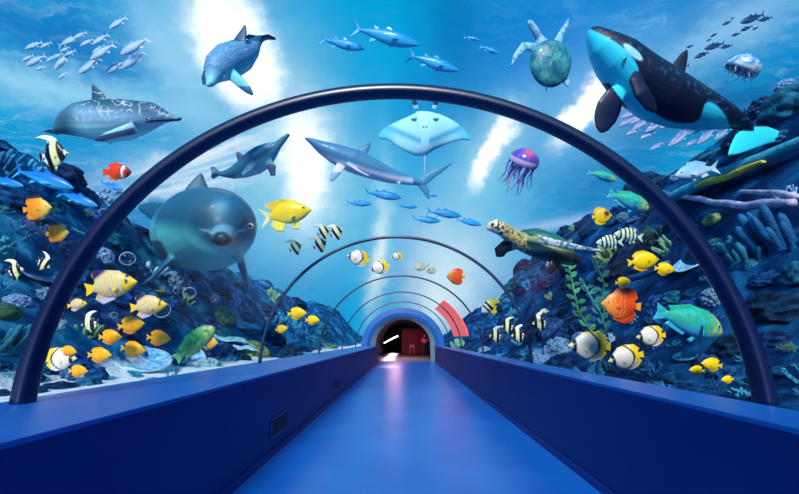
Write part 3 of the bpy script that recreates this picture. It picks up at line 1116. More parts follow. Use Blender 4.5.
for nz_, tl_, ex, lb in (((365, 49), (320, 39), 3.2, 'blue tuna above the big arch crown, leftmost of the trio'), ((419, 45), (352, 28), 3.0, 'largest blue tuna above the big arch crown'),
                         ((459, 71), (408, 55), 3.0, 'blue tuna right and lowest of the trio above the arch crown'), ((500, 54), (480, 46), 3.2, 'small faint blue tuna right of the crown trio'),
                         ((480, 40), (464, 37), 3.4, 'tiny faint blue tuna high right of the crown trio'),
                         ((402, 198), (364, 192), 2.5, 'blue tuna under the shark, upper one'), ((372, 204), (346, 203), 2.8, 'small blue tuna under the shark, lower left one'),
                         ((462, 216), (426, 211), 2.6, 'grey blue tuna below the shark tail'), ((441, 221), (412, 219), 3.0, 'dim blue tuna in the middle row below the shark tail'),
                         ((482, 225), (455, 219), 2.2, 'grey blue tuna just left of the turtle head'), ((418, 207), (396, 205), 3.0, 'small blue tuna straight below the shark tail fork'),
                         ((438, 196), (424, 194), 3.5, 'tiny faint fish right under the shark lower tail lobe')):
    swim('tuna', nz_, tl_, lb, ex, group=G)
for nz_, tl_, ex, lb in (((74, 188), (14, 170), 2.2, 'vivid blue tuna at the left under the striped fish, largest'), ((24, 186), (-14, 178), 2.2, 'vivid blue tuna cut by the left edge of the picture'),
                         ((98, 206), (58, 192), 2.0, 'vivid blue tuna between the amber disc fish and the arch'), ((124, 190), (100, 182), 2.0, 'small vivid blue tuna under the red clownfish')):
    swim('tuna_v', nz_, tl_, lb, ex, group='vivid blue tunas on the left')
# silvery school, upper left: nose / tail pixels
LS = [((109, 29), (127, 17)), ((78, 38), (58, 46)), ((63, 44), (72, 36)), ((73, 39), (87, 32)), ((80, 46), (94, 39)), ((92, 45), (109, 34)), ((120, 55), (149, 38)), ((121, 69), (145, 51)),
      ((90, 60), (115, 44)), ((92, 53), (110, 45)), ((78, 74), (98, 60)), ((105, 74), (125, 61)), ((54, 70), (70, 53)), ((58, 79), (68, 72)), ((35, 70), (46, 66)), ((26, 66), (46, 55)),
      ((22, 61), (34, 55)), ((25, 49), (43, 42)), ((40, 48), (52, 42)), ((60, 52), (70, 47)), ((64, 57), (76, 50)), ((46, 62), (56, 55)), ((84, 67), (101, 58)), ((52, 59), (63, 53)), ((57, 66), (66, 58))]
for i, (a, t) in enumerate(LS):
    swim('silver', a, t, 'slim silvery fish in the school at the upper left', 3.2 + .9 * random.random(), group='silvery school at the upper left', hz=1.25)
RS = [((619, 126), (636, 117)), ((621, 118), (640, 109)), ((626, 135), (640, 128)), ((632, 130), (650, 118)), ((640, 139), (654, 131)), ((645, 132), (664, 120)), ((668, 146), (690, 131)), ((674, 139), (692, 128)),
      ((697, 144), (716, 128)), ((714, 140), (730, 127)), ((650, 150), (663, 142)), ((650, 125), (668, 114)), ((660, 128), (680, 118)), ((612, 112), (626, 104)), ((690, 134), (706, 124)), ((630, 124), (648, 112)), ((686, 146), (699, 138))]
for i, (a, t) in enumerate(RS):
    swim('mauve', a, t, 'slim mauve grey fish in the school behind the orca belly', 4.6 + .8 * random.random(), group='mauve school behind the orca', hz=1.3)
DS = [((740, 23), (765, 14), 1.), ((758, 21), (773, 17), 1), ((740, 31), (753, 26), .8), ((722, 25), (732, 21), .7), ((730, 20), (735, 17), .7), ((710, 37), (718, 33), .8), ((704, 49), (725, 43), 1), ((720, 48), (733, 45), .9),
      ((694, 58), (709, 52), 1), ((731, 36), (741, 33), .8), ((752, 30), (759, 27), .6), ((706, 41), (712, 39), .6), ((672, 70), (690, 65), .8), ((686, 48), (694, 45), .5)]
for i, (a, t, k) in enumerate(DS):
    swim('darkf', a, t, 'dark blue slim fish in the file above the orca', 5.2, group='dark file of fish above the orca', hz=1.15)


# ------------------------------------------------------------------ large animals, each modelled in its own frame
CUR = [0, 0]


def skew(x, y, z):
    """sculpting grid -> metric local space: allows for nearer points looking larger"""
    f = 1 - z / F
    return Vector(((CUR[0] + x) * f - CUR[0], (CUR[1] + y) * f - CUR[1], z))


def unskew(p):
    f = 1 - p.z / F
    return Vector(((p.x + CUR[0]) / f - CUR[0], (p.y + CUR[1]) / f - CUR[1], p.z))


def L_(pts, up=(0, 1, 0), seg=20, power=2.0):
    def g(b):
        loft(b, [(*skew(*p[:3]), p[3] * (1 - p[2] / F), (p[4] if len(p) > 4 else p[3]) * (1 - p[2] / F)) for p in pts], up=up, seg=seg, power=power)
    return g


def beast(name, px, py, D, parts, col, label, cat, voxel=1.4, smooth=4, m=None, eyes=(), roty=0, group=None):
    """parts = functions that add skins to a bmesh in local units (1 unit = one photo pixel at this depth;
    x right, y up, z towards the tunnel); the skins are fused into one continuous surface"""
    b = bmesh.new()
    CUR[0], CUR[1] = px - 405, 247 - py
    for p in parts:
        p(b)
    bmesh.ops.recalc_face_normals(b, faces=b.faces)
    me = bpy.data.meshes.new(name + '_raw')
    b.to_mesh(me); b.free()
    t = bpy.data.objects.new('raw', me)
    C.objects.link(t)
    r = t.modifiers.new('r', 'REMESH'); r.mode = 'VOXEL'; r.voxel_size = voxel; r.use_smooth_shade = True
    s = t.modifiers.new('s', 'SMOOTH'); s.iterations = smooth; s.factor = .5
    dg = bpy.context.evaluated_depsgraph_get()
    me2 = bpy.data.meshes.new_from_object(t.evaluated_get(dg))
    bpy.data.objects.remove(t)
    me2.name = name
    me2.polygons.foreach_set('use_smooth', [True] * len(me2.polygons))
    while me2.color_attributes:
        me2.color_attributes.remove(me2.color_attributes[0])
    paint(me2, lambda q: col(unskew(q)))
    me2.materials.clear()
    me2.materials.append(m or M_skin)
    o = bpy.data.objects.new(name, me2)
    C.objects.link(o)
    k = D / F
    o.matrix_world = beast_mat(px, py, D)
    tag(o, label, cat, group)
    for (x, y, z, r) in eyes:
        q = bpy.data.objects.new('eye', EYE)
        C.objects.link(q)
        q.parent = o
        q.location = skew(x, y, z)
        q.scale = (r, r, r)
    return o


def beast_mat(px, py, D):
    k = D / F
    R = Matrix((AX_R, AX_U, -AX_F)).transposed().to_4x4()
    return Matrix.Translation(at(px, py, D)) @ R @ Matrix.Diagonal((k, k, k, 1))




M_skin = mat('wet_skin', (255, 255, 255), .5, spec=.35, attr=True, coat=.08)
M_skin2 = mat('mottled_skin', (255, 255, 255), .5, spec=.4, attr=True, var=(60, 110, 90, .45), vscale=.35)


def nzv(x, y, z, f):
    return noise.noise(Vector((x * f, y * f, z * f)))


# dolphin, upper left, seen from its right side
def col_d1(p):
    back, flank, belly = (36, 84, 108), (140, 186, 212), (160, 235, 240)
    x, y, z = p
    c = mixt(flank, back, sst(2, 16, y + .12 * x))
    c = mixt(c, belly, sst(-4, -14, y + .1 * x))
    w = nzv(x, y, z, .13)
    c = mixt(c, (226, 232, 245), (1 - sst(.02, .07, abs(w))) * .85 * sst(-8, 2, y) * sst(-52, -44, x))  # caustic ripples of light painted into the skin colour
    if x > 26:      # dark mouth line
        c = mixt(c, (20, 45, 70), (1 - sst(.5, 1.4, abs(y - (-2.4 + .06 * (x - 30))))) * (z > 0))
    d = abs((y + 15.5) - (x + 2) * .24)
    c = mixt(c, (34, 60, 100), (1 - sst(2.2, 4.5, d)) * band(x, -28, 16, 4) * (z > 8))
    c = mixt(c, (22, 62, 84), .6 * sst(-38, -58, x))
    return c


beast('dolphin', 120, 119, 4.6, [
    L_([(62, 1, 3, 1.2, 1), (58, 0, 4, 3, 2.2), (50, 1, 4, 4.5, 3.6), (42, 3, 3, 8, 7.6), (34, 4, 1, 11, 12), (22, 2, 0, 14, 15.5), (4, -1, -2, 18, 20), (-18, -2, -5, 18, 21), (-38, -1, -14, 14, 17), (-52, -4, -28, 9, 12), (-60, -8, -44, 5, 7), (-64, -12, -58, 3, 4)]),
    L_([(-20, 14, -6, 10, 2.4), (-22, 22, -6, 7, 1.8), (-25, 29, -7, 4, 1.2), (-27, 34, -7, 1.6, .7)], up=(0, 0, 1)),
    L_([(16, -8, 12, 2.2, 6), (2, -13, 18, 1.8, 6), (-14, -18, 21, 1.4, 4.5), (-26, -21, 22, 1, 1.6)], up=(0, 1, 0)),
    L_([(12, -8, -12, 2.2, 6), (0, -15, -22, 1.8, 6), (-12, -22, -30, 1.2, 4)], up=(0, 1, 0)),
    L_([(-63, -11, -52, 2, 5), (-66, -13, -66, 1.5, 8), (-66, -14, -74, 1, 3)], up=(1, 0, 0)),
], col_d1, 'silver grey dolphin swimming right with painted light ripples, upper left', 'dolphin', 1.1, 3, eyes=[(28, -.5, 13.5, 1.5)], group='dolphins')


# dolphin coming forward, top
def col_d2(p):
    x, y, z = p
    c = mixt((110, 205, 215), (90, 148, 190), sst(-6, 8, y * .8 + x * -.3 + 4))
    w = nzv(x, y, z, .25)
    c = mixt(c, (205, 220, 240), (1 - sst(.02, .07, abs(w))) * .6 * sst(-6, 0, y))  # caustic light ripples painted into the colour here too
    if y > 24 or (x > 28):
        c = (22, 84, 118)
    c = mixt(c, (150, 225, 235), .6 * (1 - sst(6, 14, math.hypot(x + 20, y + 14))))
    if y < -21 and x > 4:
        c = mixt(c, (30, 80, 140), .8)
    return c


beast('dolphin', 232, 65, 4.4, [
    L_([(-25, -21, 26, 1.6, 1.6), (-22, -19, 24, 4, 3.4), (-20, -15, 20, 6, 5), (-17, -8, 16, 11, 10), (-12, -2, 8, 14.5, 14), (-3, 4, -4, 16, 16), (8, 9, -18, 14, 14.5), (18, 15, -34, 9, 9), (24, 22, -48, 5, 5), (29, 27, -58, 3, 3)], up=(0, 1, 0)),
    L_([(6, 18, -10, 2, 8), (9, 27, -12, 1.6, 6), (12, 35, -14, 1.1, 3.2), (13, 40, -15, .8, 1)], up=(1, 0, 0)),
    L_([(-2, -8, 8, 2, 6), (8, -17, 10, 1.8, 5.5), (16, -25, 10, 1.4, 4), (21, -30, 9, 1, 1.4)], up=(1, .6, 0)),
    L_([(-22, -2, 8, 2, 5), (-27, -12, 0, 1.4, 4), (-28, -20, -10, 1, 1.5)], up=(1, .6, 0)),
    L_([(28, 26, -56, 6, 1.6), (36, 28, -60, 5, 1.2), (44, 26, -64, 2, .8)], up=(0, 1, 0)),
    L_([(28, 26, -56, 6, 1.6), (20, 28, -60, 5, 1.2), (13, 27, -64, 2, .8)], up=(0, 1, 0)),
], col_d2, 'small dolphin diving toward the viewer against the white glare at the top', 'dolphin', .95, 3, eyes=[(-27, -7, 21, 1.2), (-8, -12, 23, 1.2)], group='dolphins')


# dolphin rising to the right, inside the arch
def col_d3(p):
    x, y, z = p
    q = (y - x * .75)
    c = mixt((110, 190, 200), (52, 110, 140), sst(-6, 4, q))
    c = mixt(c, (150, 205, 225), .7 * band(q, 6, 11, 2) * (x > -6))
    if x > 9 and y < -4 or (x < -12 and y > 1 and q > 12):
        c = (62, 84, 120)
    return c


beast('dolphin', 258, 160, 5.2, [
    L_([(31, 26, 6, 1.6, 1.6), (27, 22, 6, 2.6, 2.6), (20, 15, 5, 4, 4), (13, 10, 4, 8, 8), (6, 4, 2, 11, 11.5), (-4, -3, 0, 11, 12), (-15, -9, -4, 8, 9), (-25, -13, -10, 5, 6), (-34, -14, -16, 3, 3.2), (-42, -13, -22, 2, 1.6)], up=(-.6, .8, 0)),
    L_([(-16, 0, -4, 5, 1.3), (-19, 5, -5, 3.2, 1), (-21, 8, -5, 1.4, .7)], up=(0, 0, 1)),
    L_([(10, 0, 7, 4, 1.4), (14, -8, 9, 4.6, 1.2), (15, -16, 9, 2.6, .9)], up=(0, 0, 1)),
    L_([(-2, 0, 10, 4, 1.3), (-9, -8, 14, 4, 1.1), (-16, -15, 15, 1.6, .7)], up=(0, 0, 1)),
    L_([(-42, -13, -22, 1.2, 4), (-46, -7, -25, .9, 2)], up=(1, 0, 0)),
    L_([(-42, -13, -22, 1.2, 4), (-46, -18, -25, .9, 2)], up=(1, 0, 0)),
], col_d3, 'grey teal dolphin rising to the right inside the arch', 'dolphin', .8, 3, eyes=[(9.5, 9, 9.5, 1.1)], group='dolphins')


# big dolphin facing the viewer
def col_d4(p):
    x, y, z = p
    back, belly = (28, 92, 122), (84, 188, 200)
    c = mixt(belly, back, sst(-14, 6, y + .25 * x - .1 * z + (6 if z > 30 else 0)))
    c = mixt(c, (130, 205, 225), .65 * math.exp(-((x - 16) ** 2 + (y - 22) ** 2) / 90) * (z > 5))  # soft highlight above the beak painted into the colour
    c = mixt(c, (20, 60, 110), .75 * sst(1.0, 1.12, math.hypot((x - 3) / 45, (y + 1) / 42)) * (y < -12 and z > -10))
    r_ = math.hypot(x - 18, (y + 7) * 1.1)
    if z > 46 and r_ < 16:
        k_ = (1 - sst(11, 15, r_))
        c = mixt(c, mixt((40, 104, 130), (120, 180, 198), sst(-10, -5, y)), .8 * k_)
        c = mixt(c, (14, 40, 62), (1 - sst(.6, 1.6, abs(y + 12.5))) * .9 * k_)
        c = mixt(c, (16, 48, 72), sst(76, 82, z))
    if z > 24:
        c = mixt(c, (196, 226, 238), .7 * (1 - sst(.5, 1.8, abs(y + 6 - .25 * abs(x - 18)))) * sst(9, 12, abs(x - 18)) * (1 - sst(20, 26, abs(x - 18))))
    return c


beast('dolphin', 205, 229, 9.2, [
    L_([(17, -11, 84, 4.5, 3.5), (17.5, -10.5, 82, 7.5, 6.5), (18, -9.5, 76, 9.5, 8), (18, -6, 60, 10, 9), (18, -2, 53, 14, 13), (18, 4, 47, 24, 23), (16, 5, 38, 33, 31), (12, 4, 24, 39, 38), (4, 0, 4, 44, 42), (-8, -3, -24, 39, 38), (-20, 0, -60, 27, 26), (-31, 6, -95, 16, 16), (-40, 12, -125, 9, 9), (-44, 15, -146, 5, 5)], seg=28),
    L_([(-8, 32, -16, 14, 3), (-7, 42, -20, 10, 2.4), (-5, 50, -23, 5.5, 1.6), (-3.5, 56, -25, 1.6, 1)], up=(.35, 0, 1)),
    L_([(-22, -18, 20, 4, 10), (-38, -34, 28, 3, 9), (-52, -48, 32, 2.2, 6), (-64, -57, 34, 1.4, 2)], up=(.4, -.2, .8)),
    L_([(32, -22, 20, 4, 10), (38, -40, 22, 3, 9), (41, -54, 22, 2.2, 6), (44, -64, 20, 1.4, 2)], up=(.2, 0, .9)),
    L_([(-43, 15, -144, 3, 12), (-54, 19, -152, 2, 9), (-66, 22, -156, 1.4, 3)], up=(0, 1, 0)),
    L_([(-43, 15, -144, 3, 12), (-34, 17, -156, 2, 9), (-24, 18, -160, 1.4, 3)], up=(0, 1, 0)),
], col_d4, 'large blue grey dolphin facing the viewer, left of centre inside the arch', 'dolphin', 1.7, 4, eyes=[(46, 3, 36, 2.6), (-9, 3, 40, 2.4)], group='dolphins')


# orca
def col_orca(p):
    x, y, z = p
    black, white = (9, 24, 54), (50, 228, 250)
    # lower border of the black flank as a function of x
    yb = interp([(-90, 58), (-80, 54), (-54, 39), (-38, 20), (-34, 0), (-30, -16), (-20, -28), (-5, -36), (15, -38), (25, -33), (30, -19), (38, -18), (50, -30), (56, -44), (70, -60)], x)
    c = mixt(white, black, sst(-1.2, 1.2, y - yb))
    q1 = (x + 42) * .75 + (y - 33) * -.66
    q2 = (x + 42) * .66 + (y - 33) * .75
    c = mixt(c, (170, 235, 250), 1 - sst(.85, 1.1, math.hypot(q1 / 13, q2 / 3.8)))
    if x > 79 or (x > 50 and y < -46):
        c = mixt(white, black, max(sst(106, 109, x), sst(-68, -71, y), sst(76, 80, x) * sst(-42.5, -40.5, y)))
    if x < -48 and y < 2 and y < 16 - 1.357 * (x + 76):
        c = (6, 20, 62)
    if z > 26.5 and -50 < x < -8 and y < 16:
        c = (5, 22, 58)
    w = nzv(x, y, z, .22)
    if sum(c) < 160:
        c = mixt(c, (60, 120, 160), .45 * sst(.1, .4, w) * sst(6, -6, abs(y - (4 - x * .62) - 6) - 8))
    return c


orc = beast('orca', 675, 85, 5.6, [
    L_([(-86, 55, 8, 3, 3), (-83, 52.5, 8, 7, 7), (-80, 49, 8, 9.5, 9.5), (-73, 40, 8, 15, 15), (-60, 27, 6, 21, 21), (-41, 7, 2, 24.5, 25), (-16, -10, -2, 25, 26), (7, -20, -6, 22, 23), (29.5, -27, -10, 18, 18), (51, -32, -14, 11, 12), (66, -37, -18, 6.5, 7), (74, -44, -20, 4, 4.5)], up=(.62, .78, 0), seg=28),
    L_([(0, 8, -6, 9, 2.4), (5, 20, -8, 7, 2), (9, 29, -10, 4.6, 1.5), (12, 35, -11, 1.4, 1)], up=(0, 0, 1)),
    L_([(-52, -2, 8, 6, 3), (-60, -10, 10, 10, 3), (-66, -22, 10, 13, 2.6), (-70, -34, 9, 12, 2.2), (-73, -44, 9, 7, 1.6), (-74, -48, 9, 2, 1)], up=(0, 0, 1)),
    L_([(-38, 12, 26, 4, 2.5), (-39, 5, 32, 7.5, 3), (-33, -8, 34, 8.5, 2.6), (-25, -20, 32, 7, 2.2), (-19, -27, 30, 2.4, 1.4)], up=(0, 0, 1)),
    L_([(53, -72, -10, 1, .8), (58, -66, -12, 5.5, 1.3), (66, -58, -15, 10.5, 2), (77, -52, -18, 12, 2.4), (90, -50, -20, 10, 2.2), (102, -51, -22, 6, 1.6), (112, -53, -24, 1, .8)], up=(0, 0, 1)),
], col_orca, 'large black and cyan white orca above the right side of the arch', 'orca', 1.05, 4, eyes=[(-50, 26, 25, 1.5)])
# near flipper held against the flank
# shark
def col_shark(p):
    x, y, z = p
    mid = interp([(-62, 23), (-40, 8), (-10, -2), (20, -11), (50, -16), (90, -16)], x)
    c = mixt((205, 215, 230), (62, 128, 168), sst(-3, 2, y - mid))
    if x > 48:
        c = (62, 140, 175)
    if x < -16 and y < -10 and z > 0:
        c = mixt(c, (80, 130, 170), .6)
    return c


beast('shark', 365, 162, 5.4, [
    L_([(-60, 24, 6, 1.4, 1), (-54, 21, 6, 4, 3), (-44, 15, 5, 7, 6.5), (-30, 8, 3, 10, 10), (-12, 1, 0, 11.5, 12), (8, -7, -3, 10, 10.5), (26, -14, -5, 7, 7.5), (42, -18, -7, 4, 5), (54, -20, -8, 2.4, 3.4), (60, -21, -8, 2, 2.6)], up=(.3, .95, 0)),
    L_([(-4, 8, -2, 6, 1.2), (2, 15, -3, 3.6, 1), (5, 20, -3, 1.4, .6)], up=(0, 0, 1)),
    L_([(-24, -4, 8, 5, 1.4), (-30, -12, 13, 4.4, 1.2), (-34, -19, 15, 2, .8)], up=(0, 0, 1)),
    L_([(-16, -2, 9, 5, 1.4), (-6, -9, 16, 4, 1.1), (4, -14, 20, 1.6, .7)], up=(0, 1, 0)),
    L_([(57, -20, -8, 5, 1.3), (68, -12, -9, 4, 1.1), (78, -6, -10, 2.8, .9), (87, -1, -11, 1, .6)], up=(0, 0, 1)),
    L_([(57, -22, -8, 4.5, 1.3), (61, -29, -8, 3.6, 1.1), (64, -37, -8, 1.2, .6)], up=(0, 0, 1)),
    L_([(30, -17, -4, 3, 1), (35, -22, -2, 1.2, .6)], up=(0, 0, 1)),
], col_shark, 'slender blue grey shark swimming left under the arch crown', 'shark', .8, 3, eyes=[(-48, 18.5, 10, 1.1)])


# manta ray from below
def manta(b):
    top = [(-47, -6), (-40, 2), (-30, 8), (-18, 13), (-6, 17), (6, 17), (20, 13), (35, 4), (47, -9)]
    bot = [(-47, -9), (-36, -12), (-24, -19), (-12, -26), (-6, -28), (2, -24), (14, -19), (30, -13), (40, -11), (47, -11)]
    pts = []
    for k in range(33):
        x = -46.5 + 93 * k / 32
        t_, b_ = interp(top, x), interp(bot, x)
        pts.append((x, (t_ + b_) / 2, -abs(x) * .15, max(.8, (t_ - b_) / 2), 1 + 7.5 * math.exp(-(x / 20) ** 2)))
    loft(b, pts, up=(0, 0, 1), seg=24)
    for s in (-1, 1):
        loft(b, [(s * 9, 18, 2, 3, 2), (s * 10.5, 24, 4, 2.6, 1.4), (s * 11.5, 31, 5, 1, .8)], up=(0, 0, 1), seg=10)
    loft(b, [(0, -22, 0, 3, 2), (0, -34, -3, 1.4, 1), (0, -50, -8, .8, .7)], up=(0, 0, 1), seg=8)


def col_manta(p):
    x, y, z = p
    c = mixt((175, 240, 248), (90, 210, 235), sst(24, 44, abs(x)))
    e = -24 + .42 * abs(x)
    c = mixt(c, (50, 165, 210), .7 * math.exp(-((y - (e + 9)) / 3.2) ** 2) * (abs(x) > 4))
    if y > 23:
        c = (16, 60, 110)
    for s in (-1, 1):
        c = mixt(c, (24, 80, 120), .9 * (1 - sst(1.2, 2.2, math.hypot((x - s * 11) * .6, y - 8 - abs(x - s * 11) * .3))))
        c = mixt(c, (24, 80, 120), .8 * (1 - sst(.6, 1.2, math.hypot(x - s * 1.6, y - 1))))
    return c


beast('manta_ray', 425, 128, 5.6, [manta], col_manta, 'pale manta ray seen from below under the crown of the arch', 'ray', .9, 3)


# turtles
def col_t1(p):
    x, y, z = p
    n = nzv(x, y, z, .42)
    if x < -34:
        c = mixt((228, 222, 190), (70, 60, 40), sst(.08, .22, n) * (x > -46))
    elif x < -12:
        c = mixt((196, 178, 110), (95, 90, 60), sst(.0, .3, n))
    else:
        c = mixt((150, 165, 110), (40, 46, 40), sst(-4, -12, y))
    if z > 20 and x > -14:
        c = mixt((178, 196, 200), (84, 112, 122), sst(-.1, .2, nzv(x, y, z, .3)))
    if x < -26 and y < 2:
        c = (18, 22, 34)
    if y < -18:
        c = (30, 28, 34)
    return c


def col_shell(p):
    x, y, z = p
    v = noise.voronoi(Vector((x * .11, y * .15, z * .11)))[0]
    top = mixt((44, 122, 108), (16, 60, 60), 1 - sst(.0, .16, v[1] - v[0]))
    low = mixt((60, 60, 40), (20, 22, 24), sst(-.1, .2, nzv(x, y, z, .2)))
    return mixt(low, top, sst(-6, 0, y + .45 * x - 3))


t1 = beast('sea_turtle', 538, 243, 4.6, [
    L_([(-51, 14, 4, 2, 2), (-48, 16, 4, 5, 5), (-43, 17, 4, 7.5, 7.2), (-36, 14, 3, 7.5, 7), (-28, 8, 2, 8, 7.5), (-20, 3, 0, 10, 9), (-10, -1, -2, 14, 10), (6, -7, -4, 20, 11), (24, -13, -7, 18, 9), (36, -17, -10, 9, 5)]),
    L_([(-10, 4, 12, 3, 3.4), (4, 3, 20, 2.4, 4.4), (22, -1, 26, 1.8, 4), (44, -5, 30, 1.3, 2.6), (66, -8, 32, .9, 1.1)], up=(0, 1, 0)),
    L_([(-20, 0, 0, 6, 3), (-32, -3, -4, 6.5, 3), (-38, -8, -6, 6.5, 2.4), (-38, -14, -7, 4, 1.4)], up=(0, 0, 1)),
    L_([(18, -14, 6, 6, 2.4), (15, -23, 9, 5, 2), (12, -31, 10, 2, 1.2)], up=(0, 0, 1)),
    L_([(26, -16, -6, 6, 3), (36, -18, -8, 5, 2.4), (42, -16, -9, 3, 1.4)], up=(0, 0, 1)),
], col_t1, 'sea turtle with speckled head and long flipper stretching right beyond the second arch', 'turtle', .95, 2, m=M_fish, eyes=[(-45.5, 19, 9.8, 1.7)], group='sea turtles')
b = bmesh.new()
loft(b, [(-16, 6, 0, 6, 3), (-12, 6, 0, 13, 6), (-2, 4, -3, 21, 10), (12, -2, -6, 25, 12), (26, -9, -9, 22, 11), (37, -15, -12, 12, 7), (41, -17, -13, 4, 2.4)], up=(.3, .95, 0), seg=28)
sh = obj('shell', b, M_fish, t1, smooth=True)
sh.location = (0, 2.0, -4)
paint(sh.data, col_shell)


def col_t2(p):
    x, y, z = p
    n = nzv(x, y, z, .3)
    return mixt((150, 205, 225), (100, 165, 195), sst(-.1, .2, n))


t2 = beast('sea_turtle', 548, 60, 5.6, [
    L_([(-20, 39.5, 4, 1.2, 1.2), (-18, 37, 4, 3, 2.6), (-14, 31, 3, 3.8, 3.4), (-9, 22, 1, 3.8, 3.4), (-5, 15, 0, 8, 5), (0, 4, 0, 13, 6), (2, -12, -2, 10, 5), (0, -22, -3, 4, 2)], up=(0, 0, 1)),
    L_([(8, 12, 0, 5, 2), (12, 24, 0, 3.6, 1.6), (18, 34, -1, 2.6, 1.2), (21, 42, -2, .9, .7)], up=(0, 0, 1)),
    L_([(-12, 12, 0, 5, 2), (-24, 14, 1, 4.6, 1.6), (-32, 4, 2, 3.4, 1.2), (-37, -6, 2, 1, .7)], up=(0, 0, 1)),
    L_([(14, -16, 0, 3.4, 1.6), (19, -22, 2, 4, 1.4), (20, -27, 2, 1.6, .8)], up=(0, 0, 1)),
    L_([(-1, -22, 0, 1.2, 1), (-2, -34, 1, .7, .6)], up=(0, 0, 1)),
], col_t2, 'pale green turtle seen from behind near the top, left of the orca', 'turtle', .9, 3, group='sea turtles')
b = bmesh.new()
bmesh.ops.create_uvsphere(b, u_segments=40, v_segments=24, radius=1)
for v in b.verts:
    v.co = Vector((v.co.x * 20.5 + 1, v.co.y * (22 if v.co.y > 0 else 25) - 4, v.co.z * 8 + 3.5)) + Vector((0, 0, .6 * nzv(v.co.x * 6, v.co.y * 6, 0, 1)))
sh = obj('shell', b, M_fish, t2, smooth=True)
paint(sh.data, lambda p: mixt(mixt((80, 170, 165), (50, 130, 150), sst(-.2, .25, nzv(p.x, p.y, 3, .16))), (30, 100, 130), 1 - sst(.0, .2, (lambda v: v[1] - v[0])(noise.voronoi(Vector((p.x * .09, p.y * .09, 0)))[0]))))

# ------------------------------------------------------------------ jellyfish
M_jt = mat('jelly_tentacle', (190, 150, 215), .4, alpha=.8)
M_jt2 = mat('jelly_tentacle_blue', (90, 90, 215), .4, alpha=.85)
M_bell = mat('jelly_bell', (255, 255, 255), .3, attr=True, coat=.5, sub=.2)


def jelly(px, py, D, tilt, R, H, colf, label, tent, tm, tl):
    e = empty('jellyfish', at(px, py, D))
    e.matrix_world = beast_mat(px, py, D) @ Matrix.Rotation(math.radians(tilt), 4, 'Z') @ Matrix.Rotation(math.radians(28), 4, 'X')
    tag(e, label, 'jellyfish', 'jellyfish')
    b = bmesh.new()
    rows = []
    prof = [(math.sin(t) * R, math.cos(t) * H) for t in [PI * .58 * k / 14 for k in range(1, 15)]]
    prof += [(x * .93, y - .4) for x, y in reversed(prof)]
    for x, y in prof:
        rows.append([b.verts.new((x * math.cos(a) * (1 + .03 * math.sin(8 * a) * (x > R * .8)), y, x * math.sin(a))) for a in [2 * PI * k / 40 for k in range(40)]])
    for r0, r1 in zip(rows[:-1], rows[1:]):
        for k in range(40):
            b.faces.new((r0[k], r0[(k + 1) % 40], r1[(k + 1) % 40], r1[k]))
    b.faces.new(rows[0]); b.faces.new(rows[-1])
    o = obj('bell', b, M_bell, e, smooth=True)
    paint(o.data, colf)
    rnd = random.Random(px)
    for i in range(tent):
        a = 2 * PI * i / tent
        r = R * (.85 if i % 2 else .5)
        x, z = r * math.cos(a), r * math.sin(a)
        b = bmesh.new()
        pts = []
        L = tl * rnd.uniform(.6, 1)
        ph = rnd.uniform(0, 6)
        for k in range(9):
            t = k / 8
            pts.append((x * (1 + .25 * t) + 1.2 * math.sin(ph + t * 7), -H * .1 - L * t, z * (1 + .2 * t) + 1.2 * math.cos(ph + t * 6), (.85 if i % 2 else 1.3) * (1 - .75 * t)))
        loft(b, pts, up=(0, 0, 1), seg=6)
        obj('tentacle', b, tm[i % len(tm)], e, smooth=True)
    return e


jelly(524, 161, 6.2, -18, 14.5, 12, lambda p: mixt(mixt((150, 90, 190), (70, 80, 190), sst(.1, .8, abs(math.sin(math.atan2(p.z, p.x) * 8)))), (255, 90, 130), 1 - sst(2, 8, math.hypot(p.x, p.z - 6))) if p.y > 2 else (215, 190, 230),
      'pink and violet jellyfish with trailing blue tentacles inside the arch', 22, (M_jt, M_jt2), 32)
jelly(742, 68, 6.2, -30, 15.5, 12, lambda p: mixt((60, 135, 195), (210, 225, 235), .85 * sst(-.1, .35, nzv(p.x, p.y, p.z, .22) + (.3 if p.z > 2 and p.y < 8 else -.1)) + .3 * (p.y < 1)),
      'pale translucent round jellyfish above the orca tail', 14, (mat('jelly_pale', (190, 215, 230), .4, alpha=.5),), 9)

# ------------------------------------------------------------------ bubbles
M_bub = glassy('bubble', (.97, 1, 1), .02, .95)
t_ = M_bub.node_tree
df = N(t_, 'ShaderNodeBsdfDiffuse'); df.inputs[0].default_value = (.75, .9, 1, 1)
lw2 = N(t_, 'ShaderNodeLayerWeight'); lw2.inputs[0].default_value = .5
mx2 = N(t_, 'ShaderNodeMixShader')
out_ = [n for n in t_.nodes if n.type == 'OUTPUT_MATERIAL'][0]
prev = out_.inputs[0].links[0].from_socket
t_.links.new(ramp(t_, lw2.outputs['Facing'], [(.5, 0.0), (.68, .3), (.85, .8), (1, .4)]), mx2.inputs[0])
t_.links.new(prev, mx2.inputs[1]); t_.links.new(df.outputs[0], mx2.inputs[2]); t_.links.new(mx2.outputs[0], out_.inputs[0])
BM = bpy.data.meshes.new('bubble')
b = bmesh.new(); bmesh.ops.create_uvsphere(b, u_segments=20, v_segments=12, radius=1)
for f in b.faces:
    f.smooth = True
b.to_mesh(BM); b.free(); BM.materials.append(M_bub)


def bubble(px, py, r, label, extra=.35, group='air bubbles'):
    D = exit_depth(px, py) + extra
    o = bpy.data.objects.new('air_bubble', BM)
    C.objects.link(o)
    o.location = at(px, py, D)
    k = r * D / F
    o.scale = (k, k, k)
    tag(o, label, 'bubble', group)


